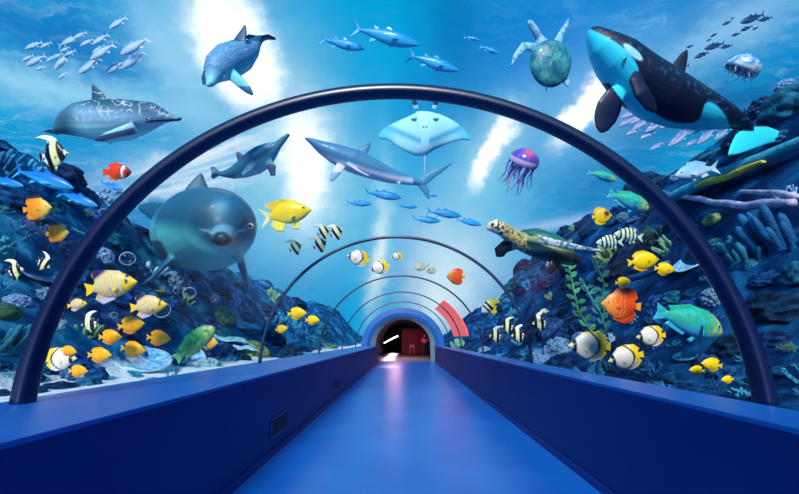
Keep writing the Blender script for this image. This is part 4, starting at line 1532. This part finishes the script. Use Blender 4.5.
bubble(107.5, 257.5, 4.8, 'left one of two air bubbles between arch and dolphin flipper')
bubble(127.5, 258.5, 6.6, 'right larger one of two air bubbles between arch and dolphin flipper')
bubble(189.5, 293, 5.8, 'clear air bubble right of the small striped angelfish')
bubble(176, 290.5, 2.6, 'small air bubble beside the larger one near the striped angelfish')
bubble(162, 310, 7.5, 'large air bubble behind the nose of the smaller striped angelfish', .9)
bubble(214.5, 298.5, 3.4, 'air bubble above the pale long corals, left of the second arch')
bubble(104, 212.5, 4, 'air bubble close to the big arch left side')
bubble(114, 315, 3, 'faint air bubble under the larger angelfish', .8)
for i, (x, y, r) in enumerate(((220, 163, 2), (231, 163, 1.6), (223, 172, 1.8), (228, 185, 1.6), (227, 196, 1.6), (223, 180, 2.4), (237, 176, 1.2), (229, 191, 1.3), (146, 274, 1.4), (151, 280, 1.5), (158, 282, 1.2), (163, 287, 1.4), (168, 292, 1.3), (150, 289, 1), (172, 297, 1.2), (141, 268, 1.3), (155, 294, 1), (176, 301, 1.2), (137, 277, 1))):
    bubble(x, y, r, 'tiny bubble rising near the dolphins on the left', .5, 'tiny bubbles')

# ------------------------------------------------------------------ reef growth


def coral_mat(name, dark, light, scale=3.0, dots=0.0, rough=.7, hue=.016):
    m = bpy.data.materials.new(name)
    m.use_nodes = True
    t = m.node_tree
    bs = t.nodes['Principled BSDF']
    bs.inputs['Roughness'].default_value = .88
    bs.inputs['Specular IOR Level'].default_value = .12
    o = N(t, 'ShaderNodeTexCoord').outputs['Object']
    n = N(t, 'ShaderNodeTexNoise'); n.inputs['Scale'].default_value = scale; n.inputs['Detail'].default_value = 8; n.inputs['Roughness'].default_value = .65
    t.links.new(o, n.inputs['Vector'])
    c = ramp(t, n.outputs[0], [(.36, lin(dark)), (.52, lin(mixt(dark, light, .45))), (.68, lin(light))])
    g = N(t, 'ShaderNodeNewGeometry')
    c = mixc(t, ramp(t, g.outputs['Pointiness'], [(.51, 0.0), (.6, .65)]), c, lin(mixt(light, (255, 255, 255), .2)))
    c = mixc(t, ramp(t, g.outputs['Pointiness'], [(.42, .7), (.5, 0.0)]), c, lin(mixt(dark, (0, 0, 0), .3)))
    if dots:
        v = N(t, 'ShaderNodeTexVoronoi'); v.inputs['Scale'].default_value = dots
        t.links.new(o, v.inputs['Vector'])
        c = mixc(t, ramp(t, v.outputs['Distance'], [(.2, .85), (.38, 0.0)]), c, lin(mixt(light, (235, 245, 255), .5)))
    oi = N(t, 'ShaderNodeObjectInfo')
    hs = N(t, 'ShaderNodeHueSaturation')
    t.links.new(mth(t, 'ADD', mth(t, 'MULTIPLY', oi.outputs['Random'], 2 * hue), .5 - hue), hs.inputs['Hue'])
    t.links.new(mth(t, 'ADD', mth(t, 'MULTIPLY', oi.outputs['Random'], .7), .6), hs.inputs['Value'])
    t.links.new(c, hs.inputs['Color'])
    t.links.new(hs.outputs[0], bs.inputs['Base Color'])
    bp = N(t, 'ShaderNodeBump'); bp.inputs['Strength'].default_value = .6; bp.inputs['Distance'].default_value = .04
    n2_ = N(t, 'ShaderNodeTexNoise'); n2_.inputs['Scale'].default_value = 14; n2_.inputs['Detail'].default_value = 5
    t.links.new(o, n2_.inputs['Vector']); t.links.new(n2_.outputs[0], bp.inputs['Height']); t.links.new(bp.outputs[0], bs.inputs['Normal'])
    return m


CM = dict(
    teal=coral_mat('rock_teal', (0, 34, 60), (20, 136, 176)),
    blue=coral_mat('rock_blue', (0, 26, 62), (4, 100, 172)),
    navy=coral_mat('rock_navy', (0, 14, 40), (0, 58, 112)),
    pale=coral_mat('coral_pale', (60, 150, 195), (200, 238, 250), 5),
    cyan=coral_mat('coral_cyan', (6, 90, 140), (60, 190, 220), 4),
    green=coral_mat('coral_green', (16, 80, 70), (120, 180, 130), 4),
    purple=coral_mat('coral_purple', (10, 50, 116), (100, 144, 214), 4),
    dots=coral_mat('coral_dotted', (10, 50, 100), (110, 165, 210), 3, dots=9),
    olive=coral_mat('coral_olive', (50, 80, 60), (190, 200, 120), 4))


def rock_mesh(i, flat=.7, f=1.1):
    b = bmesh.new()
    bmesh.ops.create_icosphere(b, subdivisions=4, radius=1)
    q = i * 11.3
    for v in b.verts:
        p = v.co.normalized()
        r = 1 + .5 * (noise.ridged_multi_fractal(p * f + Vector((q, 0, 0)), .9, 2.1, 5, 1, 2) - 1.1) * .55
        d = noise.voronoi(p * 2.2 + Vector((q, 0, 0)))[0]
        r += .25 * (.5 - d[0])
        v.co = Vector((p.x * r, p.y * r, p.z * r * flat))
    me = bpy.data.meshes.new('reef_rock')
    for fc in b.faces:
        fc.smooth = True
    b.to_mesh(me); b.free()
    return me


def finger_mesh(i, n=16, tall=1.0, fat=.13):
    """colony of upright rounded fingers on one lumpy foot"""
    rnd = random.Random(i)
    b = bmesh.new()
    loft(b, [(0, 0, -.3, .5, .5), (0, 0, 0, .62, .6), (0, 0, .16, .4, .4), (0, 0, .22, .1, .1)], up=(0, 1, 0), seg=14)
    for k in range(n):
        a, r = rnd.uniform(0, 2 * PI), rnd.uniform(.05, .6)
        x, y = r * math.cos(a), r * math.sin(a)
        h = rnd.uniform(.5, 1.1) * tall
        w = fat * rnd.uniform(.7, 1.2)
        lx, ly = x * .6 + rnd.uniform(-.1, .1), y * .6 + rnd.uniform(-.1, .1)
        loft(b, [(x, y, -.1, w * 1.1, w * 1.1), (x + lx * .4, y + ly * .4, h * .4, w * .85, w * .85), (x + lx * .8, y + ly * .8, h * .8, w, w), (x + lx, y + ly, h, w * .7, w * .7), (x + lx * 1.03, y + ly * 1.03, h + w * .4, w * .15, w * .15)], up=(0, 1, 0), seg=8)
    me = bpy.data.meshes.new('finger_coral')
    for fc in b.faces:
        fc.smooth = True
    b.to_mesh(me); b.free()
    return me


def branch_mesh(i, depth=4, spread=.6):
    rnd = random.Random(i * 7 + 1)
    b = bmesh.new()

    def grow(p, d, L, r, k):
        q = p + d * L
        m_ = p.lerp(q, .5) + Vector((rnd.uniform(-.06, .06), rnd.uniform(-.06, .06), 0)) * L
        loft(b, [(*p, r, r), (*m_, r * .85, r * .85), (*q, r * .7, r * .7), (*(q + d * r * .5), r * .25, r * .25)], up=(0, 1, .1), seg=7)
        if k > 0:
            for j in range(rnd.choice((2, 2, 3))):
                e = (d + Vector((rnd.uniform(-1, 1), rnd.uniform(-1, 1), rnd.uniform(-.25, .6))) * spread).normalized()
                grow(q - d * r * .2, e, L * rnd.uniform(.62, .85), r * .7, k - 1)
    for j in range(4):
        a = 2 * PI * j / 4 + rnd.uniform(-.3, .3)
        grow(Vector((.1 * math.cos(a), .1 * math.sin(a), -.15)), Vector((math.cos(a) * .5, math.sin(a) * .5, .9)).normalized(), .42, .07, depth)
    me = bpy.data.meshes.new('branching_coral')
    for fc in b.faces:
        fc.smooth = True
    b.to_mesh(me); b.free()
    return me


def table_mesh(i):
    """bumpy plate on a short stalk"""
    b = bmesh.new()
    rows = []
    R_, K = 14, 44
    for side in (1, -1):
        for j in range(R_ + 1) if side == 1 else range(R_, -1, -1):
            r = j / R_
            row = []
            for k in range(K):
                a = 2 * PI * k / K
                rr = r * (1 + .14 * noise.noise(Vector((math.cos(a) * 1.5 + i, math.sin(a) * 1.5, i))))
                x, y = rr * math.cos(a), rr * math.sin(a)
                z = .18 * r * r + .06 * noise.noise(Vector((x * 6, y * 6, i))) * side
                z += (.05 if side == 1 else -.05 - .25 * max(0, 1 - r * 2.2))
                row.append(b.verts.new((x, y, z)))
            rows.append(row)
    for r0, r1 in zip(rows[:-1], rows[1:]):
        for k in range(K):
            b.faces.new((r0[k], r0[(k + 1) % K], r1[(k + 1) % K], r1[k]))
    loft(b, [(0, 0, -.6, .3, .3), (0, 0, -.3, .18, .18), (0, 0, -.05, .3, .3)], up=(0, 1, 0), seg=12)
    bmesh.ops.recalc_face_normals(b, faces=b.faces)
    me = bpy.data.meshes.new('table_coral')
    for fc in b.faces:
        fc.smooth = True
    b.to_mesh(me); b.free()
    return me


def brain_mesh(i, f=5.0):
    b = bmesh.new()
    bmesh.ops.create_icosphere(b, subdivisions=5, radius=1)
    for v in b.verts:
        p = v.co.normalized()
        w = noise.noise(p * f * .5 + Vector((i, 0, 0)))
        g = abs(math.sin(w * 9 + p.x * 2)) ** .5
        r = 1 + .05 * g + .12 * noise.noise(p * 1.5 + Vector((i, 2, 0)))
        v.co = Vector((p.x * r, p.y * r, p.z * r * .75))
    me = bpy.data.meshes.new('brain_coral')
    for fc in b.faces:
        fc.smooth = True
    b.to_mesh(me); b.free()
    return me


def bumpy_mesh(i, n=60):
    """dome covered in round knobs"""
    rnd = random.Random(i)
    b = bmesh.new()
    bmesh.ops.create_icosphere(b, subdivisions=3, radius=.86)
    for k in range(n):
        u = rnd.uniform(-.2, 1); a = 2.39996 * k
        q = math.sqrt(max(0, 1 - u * u))
        r = rnd.uniform(.09, .17)
        bmesh.ops.create_icosphere(b, subdivisions=2, radius=r, matrix=Matrix.Translation((q * math.cos(a) * .88, q * math.sin(a) * .88, u * .88)))
    me = bpy.data.meshes.new('knobbed_coral')
    for fc in b.faces:
        fc.smooth = True
    b.to_mesh(me); b.free()
    return me


LIB = dict(rock=[rock_mesh(i, f) for i, f in enumerate((.7, .55, .8, .45, .65))], finger=[finger_mesh(1), finger_mesh(2, 24, .7, .1), finger_mesh(3, 9, 1.4, .17)],
           branch=[branch_mesh(1), branch_mesh(2, 4, .8), branch_mesh(3, 3, .5)], table=[table_mesh(1), table_mesh(2), table_mesh(5)], brain=[brain_mesh(1), brain_mesh(3, 7)], bumpy=[bumpy_mesh(1), bumpy_mesh(2, 90)])
NAMES = dict(rock='reef_rock', finger='finger_coral', branch='branching_coral', table='table_coral', brain='brain_coral', bumpy='knobbed_coral')
CATS = dict(rock='rock', finger='coral', branch='coral', table='coral', brain='coral', bumpy='coral')
DESC = dict(rock='craggy reef rock', finger='finger coral', branch='branching coral', table='flat table coral', brain='rounded brain coral', bumpy='knobbed coral dome')
CN = dict(teal='teal', blue='blue', navy='dark navy', pale='pale whitish', cyan='bright cyan', green='green', purple='violet', dots='white dotted blue', olive='olive')
_variant = {}
placed3 = [(Vector((3.2, 5.9, 1.4)), .3), (at(205, 229, 9.2), 1.8), (at(190, 222, 10.5), 1.6), (at(175, 218, 12), 1.0)]


def lib_mesh(kind, v, c):
    key = (kind, v, c)
    if key not in _variant:
        me = LIB[kind][v % len(LIB[kind])].copy()
        me.materials.append(CM[c])
        _variant[key] = me
    return _variant[key]


def grow_on(kind, c, px, py, size_px, label=None, v=0, sz=1.0, group=None, rot=None, sink=.15, tilt=0.0, pos=None):
    if pos is None:
        p, D = hit(px, py)
    else:
        p = Vector(pos); D = (p - CAM).dot(AX_F)
    if D > 45:
        return None
    s = size_px * D / F / 2
    o = bpy.data.objects.new(NAMES[kind], lib_mesh(kind, v, c))
    C.objects.link(o)
    placed3.append((p, s))
    e = .25
    nx = (hgt(p.x - e, p.y) - hgt(p.x + e, p.y)) / (2 * e)
    up = Vector((nx * .45, -.15, 1)).normalized()
    R = up.to_track_quat('Z', 'Y').to_matrix().to_4x4()
    p = Vector((p.x, p.y, hgt(p.x, p.y)))
    o.matrix_world = Matrix.Translation(p - up * s * sink) @ R @ Matrix.Rotation(rot if rot is not None else random.uniform(0, 6.28), 4, 'Z') @ Matrix.Rotation(tilt, 4, 'X') @ Matrix.Diagonal((s, s, s * sz, 1))
    tag(o, label, CATS[kind], group)
    return o


# pieces one can point to
grow_on('table', 'pale', 137, 359, 62, 'large pale bumpy plate coral under the ochre tang shoal', 0, .8)
grow_on('table', 'pale', 176, 350, 56, 'second pale plate coral behind the green parrotfish tail', 1, .8)
grow_on('bumpy', 'dots', 232, 301, 18, 'small white knobbed coral above the long pale plates', 0)
grow_on('brain', 'green', 224, 316, 26, 'green rounded coral left of the second arch leg', 0)
grow_on('brain', 'olive', 254, 352, 30, 'olive brain coral head at the second arch left foot', 1)
grow_on('finger', 'green', 274, 298, 22, 'pale green finger coral against the second arch left leg', 1)
grow_on('finger', 'teal', 8, 172, 26, 'teal stubby finger coral at the far left edge, upper one', 2, 1.3)
grow_on('finger', 'cyan', 24, 178, 26, 'bright finger coral beside the large vivid blue tuna', 2, 1.2)
grow_on('branch', 'purple', 22, 238, 42, 'violet branching coral at the left edge below the amber disc fish', 1)
grow_on('branch', 'pale', 285, 345, 16, 'small pale branching coral right of the second arch left foot', 0)
grow_on('table', 'pale', 281, 340, 22, 'thin pale plate coral right of the second arch left foot', 2, .6)
grow_on('brain', 'purple', 553, 330, 30, 'violet blue round coral above the dotted coral on the right', 1, 1.2)
grow_on('bumpy', 'dots', 560, 353, 34, 'white dotted knobbed coral in front of the right ledge middle', 1)
grow_on('bumpy', 'dots', 540, 358, 20, 'smaller dotted coral next to the second arch right foot', 0)
grow_on('branch', 'cyan', 596, 364, 30, 'cyan branching coral behind the butterflyfish pair on the right', 2)
grow_on('table', 'cyan', 506, 356, 30, 'flat bluish table coral below the three banded fish', 1, .5)
grow_on('bumpy', 'dots', 714, 298, 24, 'cluster of dotted knobs touching the right arch inner side', 1)
grow_on('table', 'pale', 690, 262, 34, 'pale cream plate coral inside the right arch', 2, .6)
grow_on('finger', 'blue', 782, 250, 52, 'tall blue finger coral at the right edge', 2, 1.4)
grow_on('finger', 'teal', 745, 262, 44, 'broad teal finger coral cluster under the pale pink branch', 0, 1.2)
grow_on('brain', 'olive', 712, 222, 16, 'small yellowish coral lump on the reef right of the arch', 0)
grow_on('branch', 'pale', 792, 205, 34, 'whitish branching coral high at the right edge', 0)
grow_on('branch', 'green', 655, 240, 34, 'greenish branching coral just inside the right arch top', 1)
grow_on('finger', 'cyan', 742, 395, 24, 'low cyan finger coral at the foot of the right arch', 1, .7)
grow_on('finger', 'teal', 5, 345, 44, 'leafy teal finger coral left of the big arch foot', 0, 1.2)


# big cyan tube sponge and the pale branch on the right slope
M_sp = coral_mat('sponge_cyan', (6, 130, 185), (90, 210, 235), 5)
M_br = coral_mat('branch_pale_pink', (40, 70, 130), (215, 200, 225), 6)
M_ye = coral_mat('sponge_yellow', (120, 130, 60), (225, 200, 70), 5)


def limb(name, pts, m, label, cat, lift=.0, extra=0.25):
    """a long reef growth lying on the slope along photo points (x, y, radius in photo pixels)"""
    P = []
    for px, py, r in pts:
        p, D = hit(px, py)
        P.append((*(p + Vector((-.1 if px > 400 else .1, -.1, r * D / F * .5 + lift))), r * D / F, r * D / F))
    # even out the depth so that it runs as one limb
    for _ in range(3):
        for i in range(1, len(P) - 1):
            P[i] = tuple((P[i - 1][k] + 2 * P[i][k] + P[i + 1][k]) / 4 for k in range(3)) + P[i][3:]
    placed3.extend((Vector(q[:3]), .55) for q in P)
    b = bmesh.new()
    Q = []
    for i in range(len(P) - 1):
        for j in range(6):
            t = j / 6
            q = [P[i][k] + (P[i + 1][k] - P[i][k]) * t for k in range(5)]
            n_ = noise.noise(Vector(q[:3]) * 1.7)
            q[2] += .08 * n_; q[3] *= 1 + .3 * n_; q[4] *= 1 + .3 * n_
            Q.append(tuple(q))
    Q.append(P[-1])
    loft(b, Q, up=(0, .3, 1), seg=12)
    return tag(obj(name, b, m, smooth=True), label, cat)


limb('tube_sponge', [(650, 216, 3), (668, 209, 5), (690, 201, 6.5), (715, 192, 6.5), (742, 182, 6), (768, 172, 6), (792, 162, 6), (815, 150, 6)], M_sp, 'long cyan tube sponge lying up the right reef slope', 'sponge', .15)
limb('tube_sponge', [(700, 205, 1.5), (718, 199, 3.2), (738, 196, 3.4), (756, 190, 3), (770, 183, 1.5)], M_ye, 'yellow edged sponge just under the long cyan tube sponge', 'sponge', .3)
limb('branch_coral', [(652, 200, 1.4), (676, 211, 2.2), (700, 218, 2.6), (724, 224, 2.8), (745, 229, 3.4), (762, 235, 4), (780, 232, 4), (800, 228, 4)], M_br, 'long pale pink edged branch crossing the reef right of the arch', 'coral', .3)
limb('branch_coral', [(745, 212, 1.2), (765, 208, 2.6), (785, 214, 3), (804, 222, 3)], M_br, 'upper short pinkish branch at the right edge', 'coral', .3)
limb('branch_coral', [(616, 303, 2), (636, 298, 3), (656, 290, 3.4), (674, 280, 2)], CM['blue'], 'grey blue slanting branch behind the orange red disc fish', 'coral', .3)


def where(px, py):
    if px < 400:
        a = 'outside the big left arch' if (px - 394) ** 2 + (py - 468) ** 2 > 377 ** 2 else ('behind the left glass' if (px - 398) ** 2 + (py - 372) ** 2 > 134 ** 2 else 'far along the left glass')
    else:
        a = 'outside the big right arch' if (px - 394) ** 2 + (py - 468) ** 2 > 377 ** 2 else ('behind the right glass' if (px - 398) ** 2 + (py - 372) ** 2 > 134 ** 2 else 'far along the right glass')
    h = ', high on the slope' if py < 200 else (', halfway up' if py < 275 else (', low down' if py < 330 else ', near the ledge'))
    return a + h


rnd = random.Random(21)
cnt = 0
tries = 0
placed = []
while cnt < 270 and tries < 7000:
    tries += 1
    px = rnd.choice((rnd.uniform(-5, 350), rnd.uniform(450, 804)))
    py = rnd.uniform(80, 400)
    if not (px < 0 or exit_depth(px, py) < 22):
        continue
    p, D = hit(px, py)
    if D > 26 or abs(p.x) > 10.5:
        continue
    left = px < 400
    if left and p.x > -3.9 and rnd.random() < .8:
        continue
    size = rnd.uniform(12, 34) * (1.25 if D < 8 else 1) * (.8 if D > 13 else 1)
    if any((px - a) ** 2 + (py - c) ** 2 < ((size + d) * .27) ** 2 for a, c, d in placed):
        continue
    s3 = size * 1.1 * D / F / 2
    if any((p - a).length < .92 * (s3 + d) for a, d in placed3) or abs(p.x) - s3 * 1.2 < (2.8 if left else 2.42):
        continue
    placed.append((px, py, size))
    kind = rnd.choices(('rock', 'finger', 'branch', 'table', 'brain', 'bumpy'), (46, 16, 14, 10, 7, 7))[0]
    if kind == 'rock':
        c = rnd.choices(('teal', 'blue', 'navy'), (5, 4, 2) if left else (2, 4, 5))[0]
        size *= 1.2
    else:
        c = rnd.choices(('teal', 'blue', 'cyan', 'pale', 'green', 'purple', 'navy', 'olive'), (6, 5, 3, 1.2, 2, 2, 1, .7) if left else (5, 6, 2, .6, 1.4, 1.6, 4, .7))[0]
        if kind == 'bumpy' and rnd.random() < .5:
            c = 'dots'
    random.seed(cnt)
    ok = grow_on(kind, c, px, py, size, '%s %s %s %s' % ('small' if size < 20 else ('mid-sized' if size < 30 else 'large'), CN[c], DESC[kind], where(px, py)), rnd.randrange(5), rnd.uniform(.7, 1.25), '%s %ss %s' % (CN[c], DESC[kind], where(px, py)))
    if ok:
        cnt += 1

# long leaning plates of pale coral, left
for i, (x0, y0, x1, y1, w) in enumerate(((222, 319, 261, 329, 4.2), (212, 335, 248, 342, 3.4), (232, 346, 256, 349, 2.6))):
    (A, D), (Bp, D2) = hit(x0, y0), hit(x1, y1)
    D = (D + D2) / 2 - .5
    A, Bp = at(x0, y0, D), at(x1, y1, D)
    k = D / F
    b = bmesh.new()
    pts = []
    for j in range(13):
        t = j / 12
        q = A.lerp(Bp, t) + Vector((0, 0, .03 * math.sin(t * 9 + i)))
        r = w * k * (math.sin(PI * (.06 + .9 * t)) ** .6)
        pts.append((*q, r * 1.5, r * .3))
    loft(b, pts, up=(.15, -.5, 1), seg=16)
    o = obj('plate_coral', b, CM['pale'], smooth=True)
    tag(o, ['upper long leaf shaped pale plate coral pointing at the second arch leg', 'middle long pale plate coral right of the green parrotfish', 'lowest short pale plate coral by the olive coral head'][i], 'coral', 'long pale plate corals')

# kelp on the right
M_kelp = coral_mat('kelp_green', (8, 84, 70), (90, 190, 120), 6)
M_kelp2 = coral_mat('kelp_teal', (4, 60, 60), (40, 140, 130), 6)


def kelp(pts, D, label, m, leaf=9, n=22):
    root = at(*pts[0], D)
    g = root.copy(); g.z = hgt(g.x, g.y) - .05
    e = empty('kelp', g)
    tag(e, label, 'seaweed', 'kelp plants on the right')
    P = [g] + [at(x, y, D + .1 * math.sin(i * 2)) for i, (x, y) in enumerate(pts)]
    k = D / F
    b = bmesh.new()
    loft(b, [(*(p - g), 1.0 * k, 1.0 * k) for p in P], up=(0, 1, 0), seg=8)
    obj('stalk', b, m, e, smooth=True)
    rr = random.Random(int(pts[0][0]))
    for i in range(n):
        t = (i + .5) / n * (len(P) - 1)
        j = min(int(t), len(P) - 2)
        p = P[j].lerp(P[j + 1], t - j) - g
        s = -1 if i % 2 else 1
        L = leaf * k * rr.uniform(.7, 1.2)
        d = Vector((s * rr.uniform(.5, 1), rr.uniform(-.5, .4), rr.uniform(.2, .9))).normalized()
        b = bmesh.new()
        loft(b, [(*(p + d * L * q), L * w, L * .04) for q, w in ((0, .03), (.2, .16), (.5, .25), (.75, .2), (.93, .1), (1, .02))], up=(0, -1, .2), seg=10)
        obj('leaf', b, m, e, smooth=True)


kelp([(596, 350), (590, 330), (578, 310), (574, 290), (570, 272), (566, 258)], 6.6, 'tall light green leafy kelp under the rear of the turtle', M_kelp, 10, 26)
kelp([(604, 352), (606, 330), (600, 312), (590, 296), (584, 284)], 7.0, 'shorter teal green kelp between tall kelp and orange red disc fish', M_kelp2, 10, 20)
kelp([(602, 300), (604, 284), (598, 268), (596, 260)], 8.0, 'small dim kelp behind the turtle, right of the tall kelp', M_kelp2, 9, 14)

# glowing sheet imitating a salmon reflection on the vault, between third and fourth arch
M_red = mat('salmon_reflection', (245, 105, 95), .45, emit=.75)
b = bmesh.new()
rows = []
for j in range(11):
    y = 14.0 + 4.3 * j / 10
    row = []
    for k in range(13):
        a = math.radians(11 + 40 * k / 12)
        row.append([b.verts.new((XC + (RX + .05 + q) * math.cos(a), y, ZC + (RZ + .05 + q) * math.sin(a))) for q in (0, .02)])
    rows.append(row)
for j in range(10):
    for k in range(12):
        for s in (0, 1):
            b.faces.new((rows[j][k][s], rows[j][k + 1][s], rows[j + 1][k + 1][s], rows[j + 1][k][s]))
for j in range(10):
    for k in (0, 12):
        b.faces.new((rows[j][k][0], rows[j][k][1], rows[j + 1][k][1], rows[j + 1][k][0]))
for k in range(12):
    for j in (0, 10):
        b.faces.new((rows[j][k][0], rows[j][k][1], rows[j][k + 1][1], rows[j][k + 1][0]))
tag(obj('vault_reflection', b, M_red, smooth=True), 'salmon pink reflection on the vault, made as a glowing sheet, right of the portal', 'reflection')

# ------------------------------------------------------------------ visitor and chair beyond the doorway
M_cloth = mat('dark_coat', (28, 24, 34), .8)
M_pink = mat('pink_lit_top', (215, 70, 150), .7)  # magenta colour stands for pink light falling on the shoulders
M_face = mat('face_skin', (225, 150, 150), .5)
M_hair = mat('dark_hair', (30, 16, 18), .6)
M_shoe = mat('yellow_shoe', (190, 160, 70), .6)


def skinned(name, pts, edges, radii, m, loc, parent=None, scale=1.0, lvl=2):
    me = bpy.data.meshes.new(name)
    me.from_pydata([tuple(Vector(p) * scale) for p in pts], edges, [])
    o = bpy.data.objects.new(name, me)
    C.objects.link(o)
    sk = o.modifiers.new('s', 'SKIN')
    for v, r in zip(me.skin_vertices[0].data, radii):
        v.radius = (r * scale, r * scale)
    me.skin_vertices[0].data[0].use_root = True
    sk.use_smooth_shade = True
    ss = o.modifiers.new('u', 'SUBSURF'); ss.levels = lvl; ss.render_levels = lvl
    dg = bpy.context.evaluated_depsgraph_get()
    m2 = bpy.data.meshes.new_from_object(o.evaluated_get(dg))
    bpy.data.objects.remove(o)
    m2.name = name
    m2.materials.clear(); m2.materials.append(m)
    q = bpy.data.objects.new(name, m2)
    C.objects.link(q)
    q.location = loc
    if parent:
        q.parent = parent
    return q


ploc = Vector((1.62, 29.0, 0))
pts = [(0, 0, .92), (0, 0, 1.12), (0, -.01, 1.36), (0, -.01, 1.48), (0, -.03, 1.6), (0, -.03, 1.7),
       (-.19, 0, 1.4), (-.27, .02, 1.14), (-.2, -.18, .98), (-.17, -.26, .97), (.19, 0, 1.4), (.26, .03, 1.13), (.25, -.06, .88), (.25, -.09, .79),
       (-.1, 0, .86), (-.12, -.03, .48), (-.12, .03, .08), (-.13, -.14, .04), (.1, 0, .86), (.12, -.04, .48), (.13, .02, .08), (.14, -.15, .04)]
edges = [(0, 1), (1, 2), (2, 3), (3, 4), (4, 5), (2, 6), (6, 7), (7, 8), (8, 9), (2, 10), (10, 11), (11, 12), (12, 13), (0, 14), (14, 15), (15, 16), (16, 17), (0, 18), (18, 19), (19, 20), (20, 21)]
radii = [.14, .125, .14, .055, .095, .075, .065, .048, .036, .03, .065, .048, .036, .03, .095, .07, .045, .04, .095, .07, .045, .04]
per = skinned('person', pts, edges, radii, M_cloth, ploc)
tag(per, 'person in dark clothes, pink light painted on the shoulders, standing at the right of the far doorway', 'person')
top_ = skinned('pink_lit_top', [(0, 0, 1.0), (0, 0, 1.15), (0, -.01, 1.38), (-.19, 0, 1.41), (-.27, .02, 1.16), (.19, 0, 1.41), (.26, .03, 1.16)], [(0, 1), (1, 2), (2, 3), (3, 4), (2, 5), (5, 6)], [.155, .145, .155, .08, .062, .08, .062], M_pink, (0, 0, 0), per)
b = bmesh.new()
bmesh.ops.create_uvsphere(b, u_segments=20, v_segments=14, radius=1)
for v in b.verts:
    v.co = Vector((v.co.x * .083, v.co.y * .1 - .035, v.co.z * .12 + 1.655))
b2 = obj('face', b, M_face, per, smooth=True)
b = bmesh.new()
bmesh.ops.create_uvsphere(b, u_segments=20, v_segments=14, radius=1)
for v in b.verts:
    v.co = Vector((v.co.x * .094, v.co.y * .1 - .005, v.co.z * .115 + 1.69 - (.02 if v.co.y > 0 else -.015)))
obj('hair', b, M_hair, per, smooth=True)
for s in (-.13, .14):
    b = bmesh.new()
    loft(b, [(s, .08, .045, .04, .045), (s, .02, .05, .05, .05), (s, -.1, .04, .05, .04), (s, -.2, .03, .04, .03), (s, -.22, .03, .01, .01)], up=(0, 0, 1), seg=12)
    obj('shoe', b, M_shoe, per, smooth=True)

M_ch = mat('chair_pinkish', (200, 90, 130), .5)
M_cl = mat('chair_leg', (190, 170, 185), .35, metal=.4)
ce = empty('chair', (.62, 31.5, 0))
tag(ce, 'small pinkish chair standing left of the person beyond the doorway', 'chair')
b = bmesh.new(); box(b, -.24, .24, -.22, .22, .43, .48); bmesh.ops.bevel(b, geom=b.edges[:], offset=.015, segments=2, affect='EDGES')
obj('seat', b, M_ch, ce)
b = bmesh.new(); loft(b, [(-.24, .22, .78, .02, .13), (-.12, .25, .8, .022, .16), (.12, .25, .8, .022, .16), (.24, .22, .78, .02, .13)], up=(0, 0, 1), seg=12)
obj('backrest', b, M_ch, ce, smooth=True)
for x in (-.21, .21):
    for y in (-.19, .19):
        b = bmesh.new(); loft(b, [(x, y, 0, .018, .018), (x, y, .44 if y < 0 else .9, .018, .018)], up=(0, 1, 0), seg=8)
        obj('leg', b, M_cl, ce, smooth=True)
